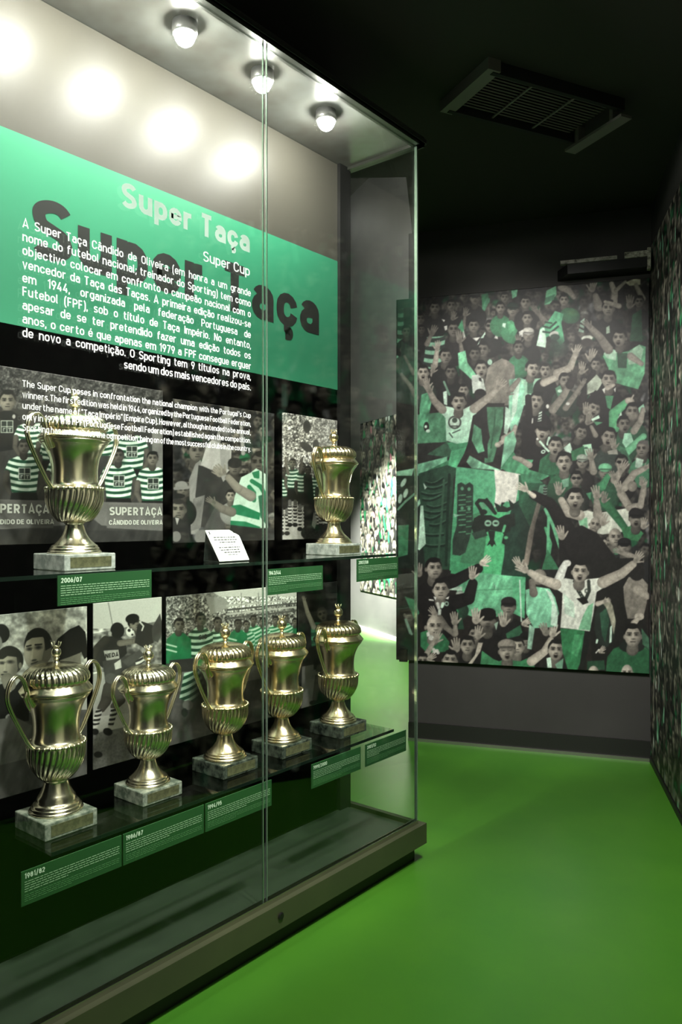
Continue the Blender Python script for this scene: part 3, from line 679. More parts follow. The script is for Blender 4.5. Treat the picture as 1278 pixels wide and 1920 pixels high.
    P([(978, 800), (1010, 790), (1030, 850), (1022, 880), (976, 870)], (29, 26, 26), 0.4); H(1017, 808, 17, 146, 1, 0.15, hair=22, body=(28, 26, 26), cap=(30, 28, 27)); M.line([(1012, 828), (1022, 840), (1028, 846)], 2, WG); M.line([(1029, 821), (1026, 833)], 2.4, WG); M.ell(1018, 847, 4.5, 3.5, WG, -0.4); M.ell(1018, 847, 2, 1.5, DK); M.ell(1007, 823, 2.4, 2.2, WH)
    H(1088, 811, 14, 110, 0, 0.3, 1, body=(30, 28, 27)); P([(1056, 840), (1068, 830), (1072, 842), (1070, 850), (1060, 846)], WG, 0.8); P([(1092, 834), (1108, 832), (1110, 848), (1100, 856), (1092, 846)], (160, 205, 172), 0.5); M.ell(1098, 840, 4, 1.6, (50, 80, 60))
    P([(1070, 846), (1094, 836), (1098, 862), (1072, 864)], (44, 96, 62), 0.8)
    P([(1012, 862), (1030, 848), (1048, 856), (1052, 890), (1008, 890)], (48, 104, 70), 0.8); H(1041, 837, 17, 142, 1, 0.1, body=None)
    H(1141, 820, 17, 126, 1, 0.2, hair=22, body=(46, 56, 50)); M.hand(1150, 836, 11, -0.2, 132); P([(1138, 846), (1156, 842), (1158, 852), (1140, 852)], (150, 148, 136))
    H(1205, 842, 15, 112, 0, 0, -1, hair=90, body=(60, 110, 80)); P([(1192, 858), (1206, 862), (1202, 880), (1190, 876)], (170, 196, 176))
    H(1091, 866, 13, 118, 0, cap=(140, 150, 136), glass=1, body=(33, 31, 30)); A([(1112, 884), (1108, 862)], 7, 128, 12); H(1165, 868, 15, 112, 0, hair=20, glass=1, body=(30, 28, 27))
    H(1057, 867, 18, 150, 1, -0.05, hair=22, body=(44, 92, 62))
    # green folds of cloth above the flag
    P([(776, 872), (838, 856), (838, 868), (790, 892), (776, 895)], (120, 192, 150), 1.2); P([(776, 895), (842, 862), (838, 880), (780, 905)], (60, 120, 84), 1.2); P([(880, 854), (905, 868), (940, 882), (884, 878), (874, 866)], (130, 196, 156), 1.2); P([(742, 884), (776, 878), (772, 892), (744, 898)], (150, 205, 170), 0.8)
    P([(938, 878), (962, 846), (970, 860), (1000, 862), (990, 880), (1030, 892), (1016, 900), (970, 896)], (74, 148, 104), 1.2); A([(992, 872), (976, 862), (964, 858)], 6, 150)
    # tall dark banner and the lion flag
    P([(742, 892), (790, 892), (800, 1065), (742, 1065)], (34, 44, 38), 0.8)
    for a, b, c in ((756, 905, 0.5), (760, 925, .3), (750, 935, .2)): M.ell(a, b, 4, 9, WG, c)
    M.line([(746, 955), (760, 940), (778, 925)], 2, (120, 170, 140)); P([(746, 985), (766, 984), (764, 1040), (746, 1045)], (70, 138, 96), 0.6)
    P([(784, 888), (838, 872), (856, 878), (850, 900), (846, 1000), (842, 1068), (798, 1068), (788, 990)], (40, 70, 52), 0.7)
    Rf = random.Random(9)
    for i, yy in enumerate((902, 912, 922, 934, 946, 956, 968, 982, 998, 1018)):
        xa, xb = Rf.uniform(790, 808), Rf.uniform(824, 840); dy = Rf.uniform(-9, 3)
        f = _fold(xa, yy, xb, yy + dy, Rf.uniform(3, 8)); M.line([(x, y + 3) for x, y in f], 2.2, (24, 42, 32)); M.line(f, Rf.uniform(.8, 1.5), (64, 100, 78))
    M.line([(832, 900), (828, 960), (820, 1060)], 2, (58, 92, 70)); M.line([(842, 890), (838, 980), (836, 1060)], 2.6, (28, 48, 36))
    P([(788, 948), (793, 948), (798, 1020), (786, 1032), (783, 1030)], (180, 220, 192)); P([(793, 905), (800, 914), (796, 918)], WG); P([(776, 955), (786, 935), (788, 944), (778, 958)], (140, 190, 158))
    P([(855, 875), (975, 889), (972, 940), (962, 1000), (955, 1085), (842, 1075), (845, 1020)], (92, 178, 130), 0.25, 1, (62, 146, 96))
    P([(900, 960), (912, 1000), (905, 1060), (862, 1055), (872, 1010), (886, 965)], (62, 118, 82), 0.3, 0.8)
    P([(926, 880), (975, 889), (966, 945), (950, 940), (926, 952), (929, 920)], (218, 216, 204), 0.25)
    P([(925, 955), (948, 955), (942, 1090), (908, 1085), (905, 1055), (912, 1000)], (78, 182, 118), 0.2)
    P([(948, 985), (962, 945), (972, 938), (994, 985), (990, 1080), (968, 1078), (938, 1082), (945, 1040)], (34, 58, 46), 0.5)
    P([(972, 890), (1026, 910), (1018, 950), (994, 990), (972, 945)], (44, 92, 64), 0.6); P([(975, 888), (1000, 890), (1018, 906), (978, 905)], (62, 124, 88), 0.6)
    # rough dark lettering running down the flag
    P([(857, 908), (864, 904), (872, 909), (880, 904), (887, 910), (886, 985), (880, 1010), (872, 1036), (862, 1042), (848, 1040), (848, 1012), (856, 985)], (44, 60, 50), 0.5)
    for yy in (929, 938, 947, 958, 966, 975, 985, 998): M.line([(860, yy), (872, yy - 1)], 1.0, (86, 150, 110)); M.line([(874, yy + 3), (883, yy + 2)], 0.9, (80, 140, 102))
    for yy in (916, 953): M.ell(866, yy, 3, 3.5, (90, 150, 114)); M.ell(879, yy + 1, 3, 3.5, (90, 150, 114))
    P([(850, 963), (862, 966), (852, 970)], (150, 210, 176))
    # the lion
    L = (33, 40, 34)
    P([(888, 972), (898, 966), (920, 966), (934, 972), (946, 966), (964, 962), (966, 985), (950, 992), (940, 998), (918, 994), (905, 1000), (890, 1008), (884, 990)], L, 0.2); M.ell(902, 985, 17, 14, L, 0.4); P([(884, 1000), (908, 992), (914, 1004), (890, 1012)], (46, 66, 54), .2)
    M.line([(928, 962), (918, 950), (908, 939), (898, 938), (893, 944), (900, 955), (904, 966)], 3.2, L); M.line([(912, 936), (920, 946), (926, 958)], 2.2, L); M.ell(905, 948, 5, 5, (96, 160, 120)); M.ell(906, 960, 7, 5, L)
    P([(926, 942), (934, 946), (938, 950), (940, 942), (946, 942), (942, 948), (950, 952), (956, 950), (953, 936), (964, 946), (962, 954), (950, 960), (932, 960)], L, 0.1)
    P([(914, 994), (928, 996), (926, 1012), (930, 1024), (926, 1020), (922, 1026), (918, 1020), (912, 1024), (918, 1012)], L, 0.1)
    P([(948, 980), (958, 985), (956, 996), (948, 1000), (950, 1006), (946, 1016), (950, 1024), (940, 1018), (944, 1002), (940, 996)], L, 0.1); M.line([(946, 986), (943, 996)], 2.4, (90, 180, 122)); M.ell(948, 1008, 4, 3, (88, 176, 120))
    for cx in (914.5, 929): M.ell(cx, 981, 6.6, 6.2, (134, 178, 150)); M.ell(cx, 981, 3.6, 2.0, L)
    # right of the flag: pole, rail, arms
    P([(1008, 936), (1014, 945), (1004, 980), (990, 1060), (980, 1062), (990, 1000)], (172, 158, 142), 0.4); P([(1012, 910), (1022, 908), (1014, 935), (1006, 930)], (110, 176, 138)); M.jersey([(1018, 912), (1026, 912), (1024, 932), (1018, 930)], 4, (150, 180, 158), (30, 40, 34), 0, 0, 0, 0)
    M.ell(1035, 1000, 40, 70, (27, 27, 25), 0, 0.7)
    M.line([(1022, 955), (1036, 985), (1060, 1060)], 3, (96, 172, 126)); M.line([(1022, 990), (1032, 1020), (1026, 1060)], 2.6, (76, 156, 106)); M.line([(1028, 970), (1026, 1050)], 2.6, (92, 172, 124)); P([(1026, 1030), (1048, 1068), (1015, 1068)], (52, 110, 74), 0.5)
    A([(1064, 990), (1030, 944), (1000, 928)], 13, 40, None, (29, 26, 25)); M.hand(982, 916, 12, -1.15, 190, 1); A([(1000, 930), (990, 922)], 5, 190)
    H(1080, 898, 14, 118, 0, glass=1, hair=20, body=(36, 40, 36)); P([(1052, 900), (1066, 896), (1066, 912), (1056, 914)], (110, 160, 130), 1); P([(1098, 925), (1110, 922), (1106, 938)], (66, 130, 92))
    P([(1080, 962), (1100, 957), (1120, 962), (1180, 952), (1186, 972), (1178, 996), (1130, 1002), (1104, 998), (1086, 985)], (196, 200, 184), 0.5); P([(1084, 975), (1100, 970), (1102, 996), (1088, 988)], (128, 190, 146), 0.5)
    A([(1086, 966), (1066, 962), (1052, 938)], 10, 162, None); M.hand(1047, 920, 13, -0.15, 140); H(1078, 936, 19, 160, 1, 0, hair=20, beard=1, body=None)
    H(1134, 885, 15, 105, 0, hair=20, cap=(104, 176, 130), body=(40, 80, 56)); A([(1128, 912), (1140, 892)], 8, 100, None, (60, 128, 86)); A([(1152, 900), (1162, 884)], 8, 142, 13); M.hand(1150, 895, 10, -.5, 130)
    A([(1170, 914), (1188, 888), (1208, 878)], 8, 142, 8); A([(1164, 926), (1180, 952), (1200, 948), (1206, 915)], 8, 142, 9); M.hand(1160, 916, 12, -0.3, 146); M.ell(1185, 912, 9, 10, M.skin(120), 0, None, 0.5); M.hand(1202, 905, 9, 0.2, 150)
    M.hand(1118, 928, 14, -0.2, 140); A([(1120, 965), (1118, 940)], 9, 130); A([(1134, 942), (1160, 975), (1178, 1000)], 9, 60, None, (44, 96, 62)); M.hand(1132, 936, 11, 0.1, 120)
    P([(1164, 990), (1190, 985), (1206, 1000), (1196, 1015), (1170, 1010)], (56, 122, 76), 0.6); H(1192, 972, 17, 112, 1, hair=18, cap=(28, 26, 26), body=None); M.hand(1206, 985, 11, 0.1, 150)
    M.hand(1098, 1002, 14, -0.7, 150); H(1115, 984, 14, 128, 0, 0.2, bald=True, body=None); M.hand(1130, 978, 12, 0.2, 145); H(1135, 1022, 14, 130, 0, 0.3, body=30); H(1151, 1008, 17, 138, 0, 0, 1, bald=True, body=(36, 40, 38)); P([(1148, 1030), (1160, 1026), (1158, 1040), (1152, 1040)], (76, 130, 96))
    H(1170, 1025, 15, 118, 0, hair=20, cap=(26, 25, 25), body=(28, 27, 26)); A([(1200, 1052), (1180, 1042), (1165, 1036)], 7, 132, 9); M.hand(1192, 1048, 12, .5, 140)
    P([(1046, 1000), (1090, 985), (1120, 1000), (1165, 1060), (1160, 1110), (1050, 1080)], (29, 27, 26), 0.3); M.hand(1052, 1003, 14, -0.25, 150, 1); A([(1070, 1040), (1058, 1020)], 8, 60, None, (29, 27, 26))
    # --- bottom rows
    P([(1100, 1050), (1205, 1045), (1215, 1260), (1110, 1260)], (29, 28, 26), 0.3); P([(770, 1060), (845, 1070), (842, 1130), (770, 1140)], (33, 32, 30), .3)
    P([(862, 1084), (900, 1074), (960, 1080), (966, 1150), (900, 1162), (868, 1150), (856, 1110)], (104, 186, 138), 0.9)
    for i in range(26): x = 868 + (i * 37 % 92); y = 1080 + (i * 53 % 66); M.line([(x, y), (x + 2 - i % 4, y + 9)], 0.9, (66, 140, 96) if i % 2 else (156, 212, 178))
    M.line([(862, 1108), (962, 1104)], 0.8, (80, 150, 108)); P([(960, 1080), (985, 1082), (983, 1160), (962, 1150)], (86, 172, 122), 0.3); M.line([(974, 1088), (977, 1165)], 1.2, (190, 214, 196))
    P([(838, 1098), (866, 1100), (866, 1108), (840, 1106)], (160, 190, 168))
    H(862, 1118, 9, 118, 0, cap=(140, 150, 138), body=(38, 60, 46)); P([(846, 1140), (862, 1138), (870, 1180), (846, 1180)], (36, 66, 48)); M.ell(855, 1146, 4, 5, (60, 140, 92))
    A([(815, 1100), (850, 1090), (896, 1066)], 14, 40, None, (28, 26, 26)); M.hand(906, 1054, 12, 0.9, 205, 1); H(812, 1066, 19, 148, 0, hair=24, body=(28, 26, 26), dx=1); M.hand(785, 1073, 13, -0.1, 130, -1)
    A([(850, 1130), (878, 1122), (886, 1094)], 14, 40, None, (27, 25, 25)); M.hand(885, 1078, 13, 0.05, 172); H(826, 1106, 19, 162, 0, hair=28, body=(27, 25, 25))
    P([(803, 1123), (812, 1124), (814, 1127), (804, 1126)], WH); P([(812, 1118), (818, 1120), (816, 1126)], WH); P([(834, 1122), (842, 1118), (840, 1124)], WH); M.cap(820, 1132, 822, 1140, 3, 2.6, WH, 0); M.cap(830, 1132, 828, 1138, 3, 2.6, WG, 0); M.ell(837, 1132, 4, 4.6, (140, 170, 150)); M.ell(837, 1132, 2, 2.4, DK); M.cap(824, 1144, 823, 1160, 3, 2.4, (180, 190, 178), 0)
    H(767, 1152, 14, 110, 0, hair=20, cap=(38, 34, 34), body=(36, 36, 33)); P([(757, 1160), (762, 1160), (774, 1190), (768, 1192)], (130, 160, 140)); P([(758, 1118), (776, 1124), (786, 1150), (776, 1160)], (64, 130, 92), .6); P([(748, 1180), (770, 1190), (778, 1240), (750, 1240)], (34, 40, 36), 0.6)
    H(953, 1138, 17, 116, 0, hair=24, cap=(34, 32, 32), body=(26, 25, 25)); H(914, 1164, 19, 122, 0, hair=18, beard=1, cap=(22, 20, 20), body=(27, 25, 25)); M.ell(912, 1150, 17, 10, (22, 20, 20), -0.15); P([(926, 1170), (934, 1165), (930, 1182)], (150, 180, 158))
    A([(824, 1160), (836, 1176), (852, 1190)], 7, 108); M.hand(814, 1150, 11, -0.6, 148, -1); M.hand(852, 1164, 13, -0.1, 146); A([(853, 1188), (853, 1174)], 6, 125)
    P([(788, 1186), (800, 1182), (830, 1188), (842, 1204), (840, 1222), (800, 1224), (788, 1212)], (52, 118, 76), 0.7); H(812, 1175, 20, 168, 0, 0, 1, bald=True, body=None); P([(799, 1186), (804, 1184), (806, 1192), (800, 1194)], WH); M.ell(808, 1196, 5, 5, WH)
    A([(792, 1240), (806, 1215), (812, 1204)], 6, 150); M.hand(818, 1198, 12, 0.35, 150, 1); H(792, 1240, 14, 130, 0, body=None, hair=30); M.hand(806, 1234, 10, 0.9, 170); M.cap(813, 1218, 814, 1222, 3, 3, WH, 0); M.cap(819, 1220, 821, 1224, 3, 3, WH, 0)
    M.hand(892, 1160, 15, 0, 172); H(890, 1190, 15, 120, 0, body=(30, 28, 28)); M.hand(896, 1190, 13, .1, 150); H(876, 1210, 17, 140, 0, hair=30, body=(26, 25, 25)); M.hand(855, 1214, 14, -0.1, 150, -1)
    H(843, 1238, 18, 150, 0, 0.1, hair=28, body=None); P([(884, 1246), (900, 1222), (905, 1205), (896, 1205), (890, 1228), (876, 1246)], M.skin(172), .3); P([(903, 1220), (925, 1236), (940, 1242), (925, 1250), (900, 1246)], (62, 132, 86), 0.6)
    M.hand(943, 1166, 14, -0.1, 158, 1); A([(944, 1200), (944, 1180)], 7, 60, None, (27, 26, 26)); P([(948, 1188), (975, 1172), (980, 1190), (950, 1198)], (46, 92, 64)); M.hand(984, 1168, 11, 1.0, 170)
    H(986, 1200, 14, 110, 0, hair=20, cap=(22, 21, 21), body=(26, 25, 25)); H(969, 1213, 17, 168, 0, body=(32, 30, 30), hair=26)
    P([(925, 1244), (945, 1236), (975, 1240), (998, 1230), (1002, 1252), (925, 1248)], (54, 124, 80), 0.6); A([(996, 1240), (1020, 1222), (1032, 1200)], 9, 172, None); M.hand(1036, 1186, 14, 0.1, 170, 1); H(950, 1220, 20, 142, 1, -.05, hair=26, cap=(128, 122, 112), body=None)
    # person behind in pale green, raised sleeve
    P([(985, 1106), (1005, 1100), (1030, 1104), (1040, 1120), (1048, 1150), (1036, 1176), (1000, 1178), (986, 1150)], (120, 192, 152), 1.1); P([(1022, 1104), (1034, 1112), (1046, 1150), (1044, 1176), (1032, 1172), (1034, 1130)], WG, 0.7); M.ell(1010, 1082, 14, 15, M.skin(120), 0.3, None, .6); P([(992, 1170), (1002, 1178), (996, 1218), (988, 1216)], (150, 195, 168), 1.2); A([(1000, 1112), (996, 1090)], 8, 110)
    A([(1046, 1090), (1054, 1068), (1060, 1056)], 9, 60, None, (205, 208, 198)); M.ell(1064, 1056, 6, 6, WH); M.hand(972, 1058, 12, -0.5, 165); 
    M.hand(1022, 1184, 13, -0.4, 130); H(1042, 1219, 19, 148, 1, 0.05, hair=26, body=(30, 32, 30)); P([(1024, 1234), (1032, 1232), (1034, 1252), (1026, 1252)], WG); P([(1040, 1246), (1056, 1234), (1054, 1254), (1044, 1254)], (110, 160, 130))
    # girl with long pale hair
    M.ell(1134, 1170, 20, 44, (36, 44, 38)); P([(1126, 1126), (1140, 1120), (1148, 1136), (1154, 1165), (1150, 1190), (1143, 1160), (1136, 1140)], (150, 148, 128), 1.0); P([(1124, 1150), (1136, 1140), (1142, 1165), (1134, 1205), (1128, 1190)], (46, 84, 62), .7); A([(1120, 1132), (1132, 1128)], 5, 165, 7); P([(1143, 1176), (1147, 1172), (1146, 1204), (1142, 1206)], WG); M.hand(1126, 1220, 8, 0.8, 165); M.line([(1117, 1224), (1122, 1218)], 1.2, WH); M.cap(1118, 1205, 1119, 1200, 2, 2, WG)
    # bare-chested man on the right, fist
    P([(1168, 1100), (1178, 1082), (1200, 1080), (1214, 1096), (1212, 1130), (1205, 1160), (1176, 1160), (1170, 1130)], M.skin(138), 0.6, 1, M.skin(118)); A([(1196, 1105), (1212, 1118)], 10, 148); M.ell(1193, 1072, 15, 17, (34, 32, 30)); M.ell(1198, 1156, 9, 7, M.skin(175)); A([(1188, 1168), (1196, 1160)], 6, 165)
    # the big man with open arms
    P([(1050, 1178), (1106, 1182), (1098, 1212), (1088, 1240), (1080, 1262), (1066, 1262), (1054, 1222)], (48, 118, 72), 0.7); P([(1076, 1190), (1094, 1190), (1082, 1232), (1070, 1225)], (76, 160, 104), .4, 0.7); P([(1096, 1182), (1108, 1182), (1094, 1262), (1084, 1262)], (28, 30, 27))
    P([(1038, 1088), (1060, 1084), (1076, 1087), (1087, 1094), (1099, 1086), (1130, 1083), (1133, 1101), (1118, 1110), (1112, 1150), (1105, 1184), (1078, 1180), (1050, 1177), (1053, 1140), (1054, 1112), (1040, 1103)], (208, 212, 198), 0.4)
    P([(1102, 1136), (1112, 1130), (1106, 1182), (1084, 1180), (1092, 1156)], (104, 178, 130), 0.4, 0.85); P([(1040, 1090), (1047, 1087), (1046, 1104), (1038, 1100)], (60, 100, 76)); P([(1056, 1112), (1075, 1130), (1078, 1160), (1058, 1150)], (178, 206, 184), .5, .8)
    M.line([(1077, 1090), (1084, 1108), (1093, 1122)], 3.4, (44, 50, 44)); M.line([(1103, 1090), (1104, 1108), (1098, 1122)], 3.2, (44, 50, 44)); P([(1080, 1122), (1098, 1120), (1103, 1130), (1092, 1134), (1086, 1128)], (26, 26, 24)); M.ell(1099, 1108, 3.6, 4.4, (70, 80, 70)); M.ell(1099, 1108, 1.6, 2.2, WH); 
    for i in range(5): M.ell(1080 + i * 2.5, 1098 + i * 5, 1.1, 1.1, (140, 150, 136))
    A([(1042, 1096), (1014, 1086), (994, 1074)], 10, 176, None); M.hand(982, 1068, 13, -1.1, 172, 1); A([(1130, 1092), (1164, 1076), (1186, 1058)], 11, 160, None); M.hand(1194, 1048, 12, 0.7, 150, 1)
    H(1087, 1072, 20, 164, 1, 0.05, hair=26, body=None)
    # man in the green coat, lower right; bald heads at the edge
    P([(1135, 1262), (1138, 1232), (1150, 1216), (1172, 1208), (1200, 1206), (1220, 1222), (1222, 1266), (1135, 1264)], (42, 94, 60), 0.5); M.ell(1184, 1212, 24, 12, (30, 36, 32)); H(1186, 1192, 21, 150, 0, hair=24, body=None); P([(1202, 1178), (1216, 1196), (1218, 1220), (1204, 1208)], (58, 96, 72), 0.6)
    P([(1100, 1240), (1132, 1238), (1134, 1256), (1100, 1256)], (38, 72, 50), 0.5); H(1175, 1262, 15, 168, 0, bald=True, body=None, neck=False); H(1112, 1263, 14, 165, 0, bald=True, body=None, neck=False)
    M.speck(738, 505, 1226, 1276, 5, 0.10, 31); M.im = M.im * .88 + M.im.mean(axis=2, keepdims=True) * .12; M.blur(0.75); M.grain(0.12)
    return M
# ------------------------------------------------------------------ materials of the place
M_FLOOR = mat('green_resin_floor', srgb(74, 133, 38), 0.28, 0, 0.45, noise=(1.3, srgb(63, 122, 36), 0.35, 0.7, 4))
M_CEIL = mat('black_ceiling_paint', srgb(52, 51, 47), 0.9, 0, 0.2)
M_WALL = mat('charcoal_wall_paint', srgb(58, 57, 55), 0.7, 0, 0.3, noise=(2.0, srgb(52, 51, 49), 0.3, 0.7, 3))
M_SKIRT = mat('black_skirting', srgb(26, 26, 24), 0.5)
M_SILVER = mat('brushed_silver_strip', srgb(170, 168, 160), 0.35, 0.9)
M_GREYW = mat('grey_wall_paint', srgb(112, 109, 108), 0.6, 0, 0.3, noise=(1.5, srgb(98, 96, 95), 0.3, 0.7, 3))
M_PLINTH = mat('bronze_grey_metal', srgb(80, 86, 60), 0.38, 0.3, 0.5, noise=(3, srgb(70, 76, 54), 0.3, 0.7, 3))
M_BED = mat('dark_green_case_bed', srgb(54, 62, 52), 0.32, 0, 0.4, noise=(6, srgb(46, 53, 45), 0.3, 0.7, 4))
M_BLACKM = mat('black_metal', srgb(24, 24, 23), 0.4, 0.2)
M_ALU = mat('bright_aluminium', srgb(205, 205, 195), 0.22, 1.0)
M_EDGE = mat('polished_glass_edge', srgb(160, 185, 165), 0.12, 0.75, 0.8)
M_GLASS = glass_mat('clear_glass', (0.95, 0.975, 0.955, 1), 0.035)
M_SHELF = glass_mat('dark_tinted_shelf_glass', (0.91, 0.95, 0.92, 1), 0.06)
M_GREYP = mat('grey_back_panel', srgb(70, 68, 61), 0.42, 0, 0.4)
M_GREEN = mat('green_banner_print', srgb(54, 136, 102), 0.40, 0, 0.4)
M_BLACKINK = mat('charcoal_print', srgb(38, 40, 38), 0.45, 0, 0.3)
M_TOP = mat('grey_case_top', srgb(92, 94, 90), 0.25, 0, 0.5, noise=(4, srgb(76, 74, 68), 0.35, 0.7, 3))
M_PRINT = print_mat('printed_photograph', 0.5, 0.3)
M_PRINTG = print_mat('printed_photograph_satin', 0.42, 0.35)
M_VINYL = vinyl_mat('white_vinyl_lettering', (0.92, 0.95, 0.92, 1), 0.45)
M_VINYL2 = vinyl_mat('frosted_vinyl_lettering', (0.80, 0.90, 0.84, 1), 0.6)
M_LABEL = mat('green_caption_card', srgb(38, 80, 44), 0.5, 0, 0.3)
M_LABTXT = mat('pale_green_print', srgb(205, 226, 200), 0.5, 0, 0.3)
M_LABTX3 = mat('mid_green_print', srgb(150, 186, 146), 0.5, 0, 0.3)
M_LABTX2 = mat('soft_green_print', srgb(92, 142, 94), 0.5, 0, 0.3)
M_WHITE = mat('white_acrylic', srgb(236, 238, 232), 0.35, 0, 0.4)
M_DKTXT = mat('dark_print', srgb(70, 70, 70), 0.5)
M_LENS = mat('lit_lamp_lens', (1, 1, 1, 1), 0.3, emit=((1.0, 0.965, 0.90, 1), LAMP_STRENGTH))
M_HOUSE = mat('lamp_housing', srgb(150, 150, 148), 0.3, 0.8)
M_VENT = mat('dark_vent_metal', srgb(104, 101, 94), 0.6, 0.1)
M_VENTD = mat('vent_recess', srgb(14, 14, 13), 0.8)

# ------------------------------------------------------------------ room shell
def struct(name, bm, m, **k): return tag(obj(name, bm, m, **k), kind='structure')
A0 = np.array((-2.781, 4.087)); B0 = np.array((-1.453, 4.611)); WD = (B0 - A0) / np.linalg.norm(B0 - A0)
WN = np.array((WD[1], -WD[0]))                               # out of the end wall, towards the corridor
C0 = np.array((-1.054, 3.784)); RD = (C0 - B0) / np.linalg.norm(C0 - B0); RN = np.array((-RD[1], RD[0]))
if RN[0] > 0: RN = -RN
F1 = np.array((-5.97, 7.75)); F2 = np.array((-5.05, 7.25)); FD = (F2 - F1) / np.linalg.norm(F2 - F1); FN = np.array((FD[1], -FD[0]))
if FN.dot(-F1) < 0: FN = -FN
CEIL = 3.2
struct('floor', bxm(-8.5, 3.0, -2.5, 9.5, -0.10, 0.0), M_FLOOR)
bm = bmesh.new(); prism(bm, [(-4.0, -2.5), (3.0, -2.5), (3.0, 6.5), (-1.6, 6.5), (-2.86, 4.26), (-2.33, 3.40), (-4.0, 2.16)], CEIL, CEIL + 0.1)
struct('ceiling', bm, M_CEIL)
CEIL2 = 5.6
struct('ceiling_far', bxm(-8.8, -1.5, 2.6, 10.5, CEIL2, CEIL2 + 0.1), M_CEIL)
struct('wall_back', bxm(-4.0, -2.22, 2.64, 2.74, 0, CEIL2), M_WALL)
def wall(p, q, n, t, z0, z1):
    bm = bmesh.new(); prism(bm, [tuple(p), tuple(q), tuple(q - n * t), tuple(p - n * t)], z0, z1); return bm
struct('wall_end', wall(A0, B0 + WD * 0.2, WN, 0.14, 0, CEIL), M_WALL)
struct('wall_right', wall(B0 + RD * 0.0, B0 + RD * 3.6, RN, 0.14, 0, CEIL), M_WALL)
struct('wall_near_reflector', wall(B0 + RD * 3.6, B0 + RD * 7.6, RN, 0.14, 0, CEIL), mat('pale_reflector_paint', srgb(190, 186, 174), 0.6))  # unseen pale wall added so the cups have something bright to reflect
FA, FB = F1 - FD * 1.6, F2 + FD * 2.6
struct('wall_far', wall(FA, FB, FN, 0.14, 0, CEIL2), M_GREYW)
struct('baseboard_end', wall(A0 + WN * 0.012, B0 + WN * 0.012, WN, 0.012, 0.018, 0.115), M_SKIRT)
struct('trim_end', wall(A0 + WN * 0.022, B0 + WN * 0.022, WN, 0.022, 0, 0.018), M_SILVER)
struct('baseboard_right', wall(B0 + RN * 0.012, B0 + RD * 3.6 + RN * 0.012, RN, 0.012, 0.0, 0.03), M_SKIRT)
struct('trim_far', wall(FA + FN * 0.02, FB + FN * 0.02, FN, 0.02, 0, 0.045), mat('white_trim', srgb(225, 228, 220), 0.4))

# crowd mural on the end wall
mural = draw_mural()
mp0 = A0 - WD * 0.075 + WN * 0.024
mw = np.linalg.norm(B0 - A0) + 0.075 - 0.012
def col_mural(P, a, b):
    d = -SN * P[..., 0] + CS * P[..., 1]; l = CS * P[..., 0] + SN * P[..., 1]
    return mural.sample(CX + FPX * l / d, HY - FPX * (P[..., 2] - CH) / d)
ml = printed_sheet('crowd_mural', (mp0[0], mp0[1], 0.507), (WD[0], WD[1], 0), mw, 2.275, 460, 720, col_mural, M_PRINT, 0.022, 0.92)
tag(ml, 'tall green tinted crowd mural of cheering fans with lion flag on the end wall', 'mural')
del mural
# the long crowd print on the right-hand wall, seen at a grazing angle
cv = Canvas(0, 0, 100 * 2.5, 293, 3.0, (30, 30, 28)); 
cv.crowd(0, 0, 250, 293, 4.6, 41, 60, 165, 0.6, 0.3, 24)
Rr = random.Random(3)
for i in range(90):
    x, y = Rr.uniform(0, 250), Rr.uniform(0, 293); cv.arm([(x, y), (x + Rr.uniform(-4, 4), y - Rr.uniform(6, 16))], Rr.uniform(1, 2), Rr.uniform(90, 190), 3.2, Rr.choice((None, (60, 140, 92), (150, 205, 175), (25, 25, 25))))
for i in range(60):
    x, y = Rr.uniform(0, 250), Rr.uniform(0, 293); cv.ell(x, y, Rr.uniform(1, 3), Rr.uniform(1.5, 6), Rr.choice(((200, 205, 195), (60, 140, 92), (18, 18, 17), (120, 180, 150))), Rr.uniform(-.6, .6))
cv.blur(0.8); cv.speck(0, 0, 250, 293, 5, 0.3, 77)
def col_right(P, a, b): return cv.sample(a * 100, (2.96 - P[..., 2]) * 100)
rp = B0 + RN * 0.006 + RD * 0.01
rp2 = rp + RD * 2.45
# face must look into the corridor: run the board from its near end back to the corner when needed
Uv = RD; o_ = rp
if np.array((Uv[1], -Uv[0])).dot(RN) < 0: Uv = -RD; o_ = rp2
tag(printed_sheet('side_wall_mural', (o_[0], o_[1], 0.035), (Uv[0], Uv[1], 0), 2.45, 2.92, 420, 500, col_right, M_PRINT, 0.005, 0.95),
    'dark crowd mural covering the whole side wall at the right edge', 'mural')
# crowd print in the far room
cv2 = Canvas(0, 0, 260, 215, 2.2, (34, 33, 33)); cv2.crowd(0, 0, 260, 215, 6.5, 51, 90, 190, 0.6, 0.3, 34); cv2.blur(0.8)
for i in range(40): cv2.ell(Rr.uniform(0, 260), Rr.uniform(0, 130), 2.5, 5, Rr.choice(((205, 210, 205), (190, 120, 135), (70, 150, 105))), Rr.uniform(-1, 1))
fu, fo = FD, F1 - FD * 0.05 + FN * 0.012
if np.array((fu[1], -fu[0])).dot(FN) < 0: fu, fo = -FD, F1 - FD * 0.05 + FD * 2.0 + FN * 0.012
tag(printed_sheet('far_room_mural', (fo[0], fo[1], 0.49), (fu[0], fu[1], 0), 2.0, 2.1, 260, 240, lambda P, a, b: cv2.sample(a * 110, (2.59 - P[..., 2]) * 100), M_PRINTG, 0.01, 1.0),
    'brightly lit crowd mural in the room beyond, seen through the case end', 'mural')
del cv, cv2

